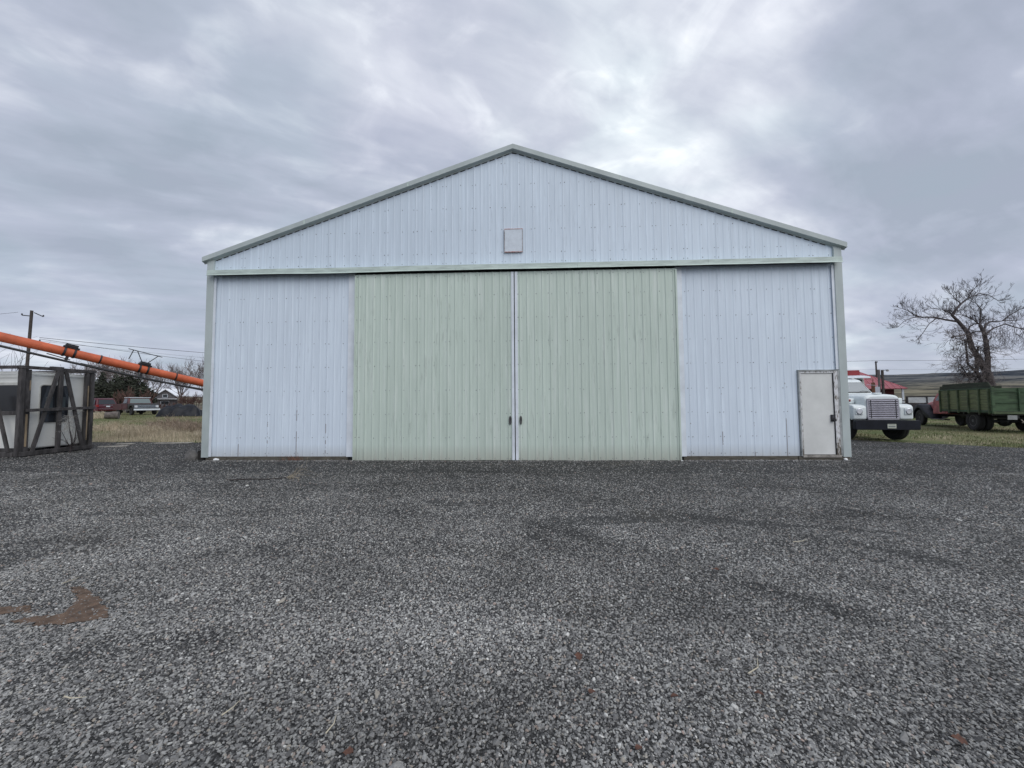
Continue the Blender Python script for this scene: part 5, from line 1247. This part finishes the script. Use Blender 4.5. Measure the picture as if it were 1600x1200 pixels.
# ------------------------------------------------------------------ red roofed shed, far vehicles at right
def shed():
    t = thing('red_roofed_shed', 'shed with a pinkish red metal hip roof behind the parked trucks', 'shed', (47.6, 53.6, H(47, 53)), R(-20))
    rf = mat('red_metal_roof', (.38, .105, .125), .45, var=.12); wl = mat('shed_wall', (.10, .02, .022), .8, var=.2)
    MB().bb(-8, 8.4, -3.4, 3.6, 0, 3.1).build('wall', wl, t)
    ez, rz_ = 3.15, 6.1; e = [(-9, -4.5, ez), (9.4, -4.5, ez), (9.4, 4.5, ez), (-9, 4.5, ez)]; rg = [(-5, 0, rz_), (5.4, 0, rz_)]
    def face(a, b, c, d=None):
        pts = [Vector(p) for p in ([a, b, c] if d is None else [a, b, c, d])]; n = (pts[1]-pts[0]).cross(pts[2]-pts[0]).normalized()*.06; k = len(pts)
        m = MB(); m.add(pts+[p+n for p in pts], [tuple(range(k)), tuple(range(2*k-1, k-1, -1))]+[(i, (i+1) % k, (i+1) % k+k, i+k) for i in range(k)]); return m, pts, n
    for f in ((e[0], e[1], rg[1], rg[0]), (e[1], e[2], rg[1]), (e[2], e[3], rg[0], rg[1]), (e[3], e[0], rg[0])):
        m, pts, n = face(*f); o = m.build('roof_slope', rf, t)
        # standing seams up the slope
        a, b = pts[0], pts[1]; ap = (pts[2], pts[-1] if len(pts) == 4 else pts[2]); s = MB(); L_ = (b-a).length; k = int(L_/.6)
        up_ = (n.normalized().cross((b-a).normalized())); 
        for i in range(1, k):
            q = i/k; p = a.lerp(b, q)
            # height of the slope above this point of the eave
            if len(pts) == 4:
                l0 = (Vector(pts[3])-a).dot((b-a).normalized()); l1 = (Vector(pts[2])-a).dot((b-a).normalized()); u = q*L_; hh = (Vector(pts[3])-a).dot(up_); f_ = min(1, u/max(.01, l0), (L_-u)/max(.01, L_-l1))
            else:
                l0 = (Vector(pts[2])-a).dot((b-a).normalized()); u = q*L_; hh = (Vector(pts[2])-a).dot(up_); f_ = min(u/max(.01, l0), (L_-u)/max(.01, L_-l0))
            s.beam(p+n*1.3, p+up_*hh*f_*.97+n*1.3, .05, .07, up=n.normalized())
        s.build('seam', mat('red_seam', (.52, .22, .24), .45), o)
    m = MB(); m.tube([rg[0], rg[1]], .1, 6)
    for a, b in ((e[1], rg[1]), (e[0], rg[0]), (e[2], rg[1]), (e[3], rg[0])): m.tube([Vector(a)+Vector((0, 0, .05)), Vector(b)+Vector((0, 0, .05))], .08, 5)
    m.build('hip_cap', mat('red_cap', (.50, .13, .15), .5), t)
    for x, y in ((9.0, -4.2), (9.0, 0), (9., 4.2), (4.5, -4.2)): MB().bb(x-.1, x+.1, y-.1, y+.1, 0, 3.1).build('post', trim_white, t)
    MB().bb(2, 5, -3.45, -3.38, 0, 2.6).build('door', dark_gap, t)
shed()
def old_motorhome():
    t = thing('old_motorhome', 'pale old vehicle with long windows parked far behind the white truck', 'van', (45.9, 36.3, H(46, 36)), R(-30))
    P = mat('aged_cream', (.48, .45, .40), .6, var=.15)
    b = MB().prism([(0, .5), (-.1, .9), (.1, 1.1), (.7, 1.25), (1.1, 1.85), (1.3, 1.95), (3.6, 1.95), (3.8, 1.8), (4.0, .5)], 'y', -.9, .9).build('body', P, t, bevel=.05, smooth=True)
    for s in (-1, 1):
        for x0_, x1_ in ((1.35, 2.0), (2.1, 2.8), (2.9, 3.6)): MB().bb(x0_, x1_, min(s*.9, s*.915), max(s*.9, s*.915), 1.32, 1.78).build('side_window', dark_glass, b)
        for x in (.8, 3.3):
            o = wheel(t, 0, 0, .35, .2, -1); o.location = (x, s*.8, .35); o.rotation_euler = (0, 0, R(90))
old_motorhome()
def old_cab():
    t = thing('derelict_van', 'dark derelict van with two see-through pale windows in front of the hills', 'van', (34.3, 23.6, H(34.3, 23.6)), R(-42))
    P = mat('derelict_paint', (.06, .052, .055), .8, var=.3)
    # body built round real openings: sills, pillars, roof
    L0, L1, w = -1.0, 1.25, .85
    MB().bb(L0-.5, L1+.35, -w, w, .45, 1.28).build('body', P, t, bevel=.04)
    for x in (L0, .13, L1):
        for s in (-1, 1): MB().bb(x-.05, x+.05, s*w-.04 if s > 0 else -w, s*w if s > 0 else -w+.04, 1.28, 1.78).build('pillar', P, t)
    MB().bb(L0-.06, L1+.06, -w, w, 1.78, 1.88).build('roof', P, t, bevel=.02)
    for s in (-1, 1):
        for a, b in ((L0+.05, .08), (.18, L1-.05)): MB().bb(a, b, s*(w-.025)-.004, s*(w-.025)+.004, 1.30, 1.76).build('side_window', mat('milky_glass', (.62, .62, .64), .3), t)
        for x in (-1., 1.): o = wheel(t, 0, 0, .35, .2, s); o.location = (x, s*.75, .35); o.rotation_euler = (0, 0, R(90))
old_cab()
def junk(name, label, cat, x, y, w, h, d, mt, rz=0.):
    random.seed(hash(name) % 99 if False else int(x*10) % 97)
    t = MB().prism([(-w/2, 0), (-w/2, h*.55), (-w*.28, h*.7), (-w*.15, h), (w*.22, h), (w*.36, h*.62), (w/2, h*.5), (w/2, 0)], 'y', -d/2, d/2)
    o = t.build(name, mt, None, bevel=.06, smooth=True); o.location = (x, y, H(x, y)); o.rotation_euler = (0, 0, rz); tag(o, label, cat); return o
junk('derelict_car', 'low rust brown derelict car just right of the white truck hood', 'car', 33.4, 26.2, 4.2, 1.25, 1.7, mat('rusty_paint', (.14, .075, .06), .8, var=.3), -.7)
junk('derelict_car', 'faded tan derelict car behind the white truck headlight', 'car', 36.5, 32.2, 4.4, 1.3, 1.7, mat('tan_paint', (.36, .30, .27), .7, var=.2), -.9)
rail_fence('post_fence', 'long dark rail fence at the foot of the hills', (36, 47), (85, 44), 24, 1.5, mat('fence_dark', (.06, .05, .045), .9), (.35, .65, .95), .14)
rail_fence('corral_fence', 'grey corral fence right of the bare tree trunk', (66, 46), (92, 40), 12, 2.0, mat('fence_grey', (.16, .145, .13), .9), (.3, .6, .9), .16)

# ------------------------------------------------------------------ small things on the gravel
def stick(name, label, pts, r, mt, cat='stick', group=None):
    P = [Vector((x, y, H(x, y)+.015+z)) for x, y, z in pts]; o = MB().tube(P, [r]+[r*.8]*(len(P)-2)+[r*.35], 6).build(name, mt, None, smooth=True); tag(o, label, cat, group); return o
stick('fallen_branch', 'long dark twiggy stick lying on the gravel before the left wall', [(-5.72, -2.64, .01), (-5.3, -2.60, .02), (-4.9, -2.55, .01), (-4.5, -2.42, .03)], .014, mat('stick_dark', (.05, .042, .04), .9))
m = MB(); random.seed(4)
for _ in range(12): grow(m, Vector((0, 0, .02)), (Vector((1, .1, .1))+rvec()*.5).normalized(), random.uniform(.15, .45), .004, 1, up=0, minr=.0025)
o = m.build('dry_twig', tan); o.location = (-4.6, -2.48, H(-4.6, -2.5)+.02); tag(o, 'wispy straw coloured twig at the end of the dark stick', 'twig')
straw = mat('straw', (.52, .47, .36), .9)
for i, (x, y, a, l, lb) in enumerate([(3.17, -5.84, .1, .11, 'single pale straw on the gravel right of centre'), (-3.64, -6.94, 1.2, .06, 'short white chip above the brown dirt patch'), (-2.08, -8.13, -.3, .06, 'pale curved straw near the lower left corner'),
                                      (1.55, -7.85, .5, .09, 'thin straw beside a brown leaf at lower right'), (-1.16, -8.22, 1.1, .05, 'tiny tan straw at the bottom left of centre'), (-.6, -8.3, 1.3, .05, 'short straw below the stony patch')]):
    stick('straw', lb, [(x, y, .02), (x+l*math.cos(a), y+l*math.sin(a), .025), (x+2*l*math.cos(a+.3), y+2*l*math.sin(a+.3), .02)], .0035, straw, 'straw')
# dead leaves
def leaf_mesh():
    V = []; F = []; n = 7
    for i in range(n):
        u = i/(n-1); w = .028*math.sin(math.pi*(u**.8))*(1+.25*math.sin(i*2.6))+.001; z = .012*math.sin(u*3)+.006
        V += [(u*.075-.037, -w, z+.010), (u*.075-.037, 0, z), (u*.075-.037, w, z+.014)]
    for i in range(n-1):
        a = i*3; F += [(a, a+3, a+4, a+1), (a+1, a+4, a+5, a+2)]
    return np_mesh('dead_leaf', V, F)
lm = leaf_mesh(); dl = mat('dead_leaf', (.13, .062, .042), .8, var=.3, vscale=30)
random.seed(8)
for x, y, lb in [(.66, -8.02, 'dark brown curled leaf low right of centre, left one of a loose pair'), (1.08, -8.03, 'reddish leaf right of the dark curled one, with a straw beside it'), (1.52, -8.0, 'brown crumpled leaf furthest right in the row near the bottom edge'),
                 (.81, -8.33, 'small brown leaf cut close to the bottom edge of the gravel'), (2.24, -8.24, 'brown leaf lying in the bottom right corner of the gravel'), (.63, -7.74, 'brown leaf just below the bare stony hollow'),
                 (2.03, -6.52, 'lone reddish leaf midway out on the right of the yard'), (-.45, -8.39, 'little brown leaf at the bottom edge left of centre')]:
    o = obj('dead_leaf', lm, dl); o.location = (x, y, H(x, y)+.026); o.rotation_euler = (random.uniform(-.3, .3), random.uniform(-.3, .3), random.uniform(0, 6.28)); s = random.uniform(.45, .75); o.scale = (s, s, s)
    tag(o, lb, 'leaf', 'dead leaves on the gravel')
def lump(name, label, cat, x, y, z, s, mt, seed, par=None):
    random.seed(seed); bm = bmesh.new(); bmesh.ops.create_icosphere(bm, subdivisions=2, radius=1)
    for v in bm.verts: v.co *= 1+.35*noise.noise(v.co*1.4+Vector((seed, 0, 0)))
    for v in bm.verts: v.co = Vector((v.co.x*s[0], v.co.y*s[1], v.co.z*s[2]))
    me = bpy.data.meshes.new(name); bm.to_mesh(me); bm.free(); o = obj(name, me, mt); o.location = (x, y, z); tag(o, label, cat); return o
foam = mat('white_foam', (.85, .86, .86), .8)
lump('foam_scrap', 'torn white scrap under the left end of the barn wall', 'scrap', -8.17, -.05, -.055, (.09, .02, .035), foam, 1)
lump('foam_scrap', 'tiny white scrap where the left wall meets the green door', 'scrap', -4.34, -.12, -.085, (.04, .03, .02), foam, 2)
lump('foam_scrap', 'tiny white scrap under the entry door corner', 'scrap', 8.42, -.08, -.055, (.05, .03, .035), foam, 3)
lump('foam_scrap', 'small white scrap where the right wall meets the green door', 'scrap', 4.30, -.13, -.085, (.035, .03, .02), foam, 4)
lump('stone', 'grey stump shaped stone beside the left barn corner', 'stone', -9.03, .15, .0, (.17, .14, .19), mat('stump_grey', (.15, .145, .14), .95, var=.3, vscale=6), 6)
MBo = MB().bb(-.09, .09, -.12, .12, -.12, .17).build('dark_block', mat('dark_timber', (.02, .018, .016), .95)); MBo.location = (-8.73, .22, 0); tag(MBo, 'dark timber block against the left barn corner', 'block')
m = MB(); m.lathe([(.20, -.30), (.22, -.28), (.22, .28), (.20, .30)], (0, 0, 0), 'z', 16); o = m.build('rusty_drum', rust_m, None, smooth=True); o.location = (-12.2, 8.9, H(-12.2, 8.9)+.45); tag(o, 'rusty drum half hidden by the left barn corner', 'drum')
for i, (x, y, rz_, l, lb) in enumerate([(-14.3, 2.75, .4, .8, 'weathered pale board on the ground at the crate corner'), (-13.2, 3.9, .15, 1.3, 'long pale plank lying at the gravel edge'), (-14.6, 3.4, .3, .5, 'short pale plank at the gravel edge left of the long one')]):
    o = MB().bb(-l/2, l/2, -.06, .06, 0, .03).build('plank', mat('pale_plank', (.42, .40, .36), .9, var=.2, vscale=6)); o.location = (x, y, H(x, y)+.015); o.rotation_euler = (0, 0, rz_); tag(o, lb, 'plank')
# bare dirt showing through the stones
dirt_m = mat('brown_dirt', (.135, .088, .060), .95, var=.3, vscale=12, bump=.6, bscale=90, grain=.3, gscale=120)
def patch(name, label, outline, seed):
    c = Vector((sum(p[0] for p in outline)/len(outline), sum(p[1] for p in outline)/len(outline), 0)); pts = []
    n = len(outline)
    for i in range(n):
        a, b = Vector((*outline[i], 0)), Vector((*outline[(i+1) % n], 0))
        for k in range(14):
            p = a.lerp(b, k/14); p += Vector((noise.noise(p*9+Vector((seed, 0, 0))), noise.noise(p*9+Vector((0, seed, 0))), 0))*.04+Vector((noise.noise(p*45), noise.noise(p*45+Vector((3, 3, 0))), 0))*.03; pts.append(p)
    bm = bmesh.new(); vs = [bm.verts.new((p.x, p.y, H(p.x, p.y)+.018)) for p in pts]; bm.faces.new(vs); bmesh.ops.triangulate(bm, faces=bm.faces[:])
    me = bpy.data.meshes.new(name); bm.to_mesh(me); bm.free(); o = obj(name, me, dirt_m, kind='structure'); return pts
from mathutils.geometry import intersect_point_tri_2d
P1 = patch('dirt_patch', '', [(-3.54, -6.95), (-3.42, -6.96), (-3.12, -7.12), (-2.88, -7.26), (-2.70, -7.38), (-2.84, -7.46), (-3.08, -7.49), (-3.36, -7.46), (-3.30, -7.40), (-3.10, -7.37), (-3.06, -7.28), (-3.22, -7.14), (-3.46, -7.02)], 1)
P2 = patch('dirt_patch', '', [(-3.75, -7.30), (-3.48, -7.24), (-3.38, -7.32), (-3.60, -7.40), (-3.9, -7.42)], 2)
def inside(pt, poly):
    x, y = pt; c = False; n = len(poly)
    for i in range(n):
        a, b = poly[i], poly[(i+1) % n]
        if (a.y > y) != (b.y > y) and x < (b.x-a.x)*(y-a.y)/(b.y-a.y)+a.x: c = not c
    return c

# ------------------------------------------------------------------ gravel: loose stones over the whole yard
def gravel():
    rng = np.random.default_rng(3); P = []; Sz = []
    def region(x0, x1, y0, y1, dens, smin, smax):
        n = int((x1-x0)*(y1-y0)*dens); xy = rng.random((n, 2))*[x1-x0, y1-y0]+[x0, y0]; s = smin+(smax-smin)*rng.random(n)**1.8
        P.append(xy); Sz.append(s)
    region(-4.0, 4.6, -9.0, -7.3, 9500, .0030, .0088); region(-4.6, 5.4, -7.3, -6.3, 6000, .0034, .0088); region(-4.6, 5.2, -9.2, -5.5, 60, .009, .014)
    region(-6, 7, -6.3, -5., 3400, .0042, .0095); region(-10, 11, -5., -3.6, 1700, .0055, .0105)
    region(-8, -4.2, -9.2, -6.3, 1600, .0045, .010); region(4.8, 9, -9.2, -6.3, 1600, .0045, .010); region(-9, -6, -6.3, -5, 1300, .005, .0105); region(7, 10, -6.3, -5, 1300, .005, .0105)
    region(-13, 13.5, -3.6, -1.8, 900, .0065, .0120)
    region(-17, 17, -1.8, 4.2, 300, .008, .0145)
    region(-8.4, 8.6, -.20, -.005, 1500, .008, .026); region(-9, 9, -8.9, -1.8, 5, .014, .024)
    region(-16, -9, -9.2, -1.8, 200, .009, .016); region(10, 18, -9.2, -1.8, 200, .009, .016)
    P = np.concatenate(P); Sz = np.concatenate(Sz)
    keep = np.ones(len(P), bool)
    keep &= ~((np.abs(P[:, 0]) < 8.7) & (P[:, 1] > -.01))
    Z = np.empty(len(P)); es = {}
    for i, (x, y) in enumerate(P):
        if not keep[i]: continue
        if y > -3 and abs(x) > 8.7:
            k = round(x, 1)
            if k not in es: es[k] = edge(k)
            if y > es[k]-.15: keep[i] = False; continue
        if x < -2.5 and -7.8 < y < -6.8 and (inside((x, y), P1) or inside((x, y), P2)) and random.random() < .40: keep[i] = False; continue
        # thin places where fines show through
        q = .75*noise.noise(Vector((x*.7, y*.7, 31)))+.4*noise.noise(Vector((x*2.3, y*2.3, 7)))
        q -= 1.2*math.exp(-(((x-1.25)/.75)**2+((y+5.05)/.16)**2))-.55*math.exp(-(((x-.85)/.35)**2+((y+7.35)/.35)**2))
        q -= .9*math.exp(-(((y+.25*x+4.35)/.10)**2))*(x > 1.8)*(x < 4.6)
        q -= .38*track_at(x, y)*(noise.noise(Vector((x*.4, y*.4, 55)))+.6)
        if q < -.40 and random.random() < min(.8, (-q-.40)*3): keep[i] = False; continue
        Z[i] = H(x, y)+.012
    P = P[keep]; Z = Z[keep]; Sz = Sz[keep]
    me = bpy.data.meshes.new('gravel'); me.vertices.add(len(P)); me.vertices.foreach_set('co', np.column_stack([P, Z+Sz*.25]).astype(np.float32).ravel())
    at = me.attributes.new('size', 'FLOAT', 'POINT'); at.data.foreach_set('value', Sz.astype(np.float32)); me.update()
    m = bpy.data.materials.new('gravel_stone'); m.use_nodes = True; t = m.node_tree; L = t.links.new; b = t.nodes['Principled BSDF']; b.inputs['Roughness'].default_value = .72; b.inputs['Specular IOR Level'].default_value = .4
    oi = N(t, 'ShaderNodeObjectInfo')
    c = ramp(t, oi.outputs['Random'], [(0, (.072, .071, .071)), (.22, (.145, .143, .141)), (.45, (.222, .219, .213)), (.68, (.305, .30, .288)), (.88, (.35, .35, .335)), (.935, (.31, .28, .235)), (.955, (.35, .27, .235)), (.975, (.42, .42, .40)), (1, (.62, .61, .58))])
    g = N(t, 'ShaderNodeNewGeometry'); nn = N(t, 'ShaderNodeTexNoise', i_Scale=160., i_Detail=4.); L(g.outputs['Position'], nn.inputs['Vector'])
    nw = N(t, 'ShaderNodeTexNoise', i_Scale=.9, i_Detail=4.); L(g.outputs['Position'], nw.inputs['Vector'])
    mp = N(t, 'ShaderNodeMapping'); mp.inputs['Scale'].default_value = (.22, .8, 1); mp.inputs['Rotation'].default_value = (0, 0, .12); L(g.outputs['Position'], mp.inputs[0])
    n1 = N(t, 'ShaderNodeTexNoise', i_Scale=1., i_Detail=5., i_Roughness=.6); L(mp.outputs[0], n1.inputs['Vector'])
    tone = math_(t, 'ADD', math_(t, 'MULTIPLY', math_(t, 'ADD', n1.outputs[0], nw.outputs[0]), 1.0), .03)
    tone = math_(t, 'MULTIPLY', tone, barn_side_tone(t, g.outputs['Position']))
    tone = math_(t, 'MULTIPLY', tone, math_(t, 'ADD', math_(t, 'MULTIPLY', nn.outputs[0], .9), .55))
    tone = math_(t, 'MULTIPLY', tone, math_(t, 'SUBTRACT', 1., math_(t, 'MULTIPLY', wheel_tracks(t, g.outputs['Position']), .18)))
    vm = N(t, 'ShaderNodeVectorMath', operation='SCALE'); L(c, vm.inputs[0]); L(tone, vm.inputs['Scale']); L(vm.outputs[0], b.inputs['Base Color'])
    o = obj('gravel', me, m, kind='stuff'); o['label'] = 'loose dark grey crushed gravel spread across the yard'; o['category'] = 'gravel'
    ng = bpy.data.node_groups.new('scatter_stones', 'GeometryNodeTree'); ng.interface.new_socket('Geometry', in_out='INPUT', socket_type='NodeSocketGeometry'); ng.interface.new_socket('Geometry', in_out='OUTPUT', socket_type='NodeSocketGeometry')
    gi = ng.nodes.new('NodeGroupInput'); go = ng.nodes.new('NodeGroupOutput'); K = ng.links.new
    m2p = ng.nodes.new('GeometryNodeMeshToPoints'); K(gi.outputs[0], m2p.inputs[0])
    join = ng.nodes.new('GeometryNodeGeometryToInstance')
    for s in range(5):
        ic = ng.nodes.new('GeometryNodeMeshIcoSphere'); ic.inputs['Radius'].default_value = 1.; ic.inputs['Subdivisions'].default_value = 1 if s else 2
        sp = ng.nodes.new('GeometryNodeSetPosition'); K(ic.outputs[0], sp.inputs[0])
        ns = ng.nodes.new('ShaderNodeTexNoise'); ns.noise_dimensions = '4D'; ns.inputs['W'].default_value = s*7.3; ns.inputs['Scale'].default_value = 1.1
        su = ng.nodes.new('ShaderNodeVectorMath'); su.operation = 'SUBTRACT'; K(ns.outputs['Color'], su.inputs[0]); su.inputs[1].default_value = (.5, .5, .5)
        sc = ng.nodes.new('ShaderNodeVectorMath'); sc.operation = 'SCALE'; K(su.outputs[0], sc.inputs[0]); sc.inputs['Scale'].default_value = 2.6; K(sc.outputs[0], sp.inputs['Offset'])
        tr = ng.nodes.new('GeometryNodeTransform'); K(sp.outputs[0], tr.inputs[0]); tr.inputs['Scale'].default_value = ((1.25, .85, .62), (1.1, 1, .7), (1.5, .8, .5), (.95, .9, .8), (1.3, 1.1, .45))[s]
        sm = ng.nodes.new('GeometryNodeSetMaterial'); K(tr.outputs[0], sm.inputs[0]); sm.inputs['Material'].default_value = m
        K(sm.outputs[0], join.inputs[0])
    iop = ng.nodes.new('GeometryNodeInstanceOnPoints'); K(m2p.outputs[0], iop.inputs['Points']); K(join.outputs[0], iop.inputs['Instance']); iop.inputs['Pick Instance'].default_value = True
    ri = ng.nodes.new('FunctionNodeRandomValue'); ri.data_type = 'INT'; ri.inputs[4].default_value = 0; ri.inputs[5].default_value = 4; K(ri.outputs[2], iop.inputs['Instance Index'])
    rv = ng.nodes.new('FunctionNodeRandomValue'); rv.data_type = 'FLOAT_VECTOR'; rv.inputs[0].default_value = (-.5, -.5, 0); rv.inputs[1].default_value = (.5, .5, 6.283); K(rv.outputs[0], iop.inputs['Rotation'])
    na = ng.nodes.new('GeometryNodeInputNamedAttribute'); na.data_type = 'FLOAT'; na.inputs[0].default_value = 'size'; K(na.outputs[0], iop.inputs['Scale'])
    K(iop.outputs[0], go.inputs[0])
    md = o.modifiers.new('scatter', 'NODES'); md.node_group = ng
    print('stones', len(P))
gravel()
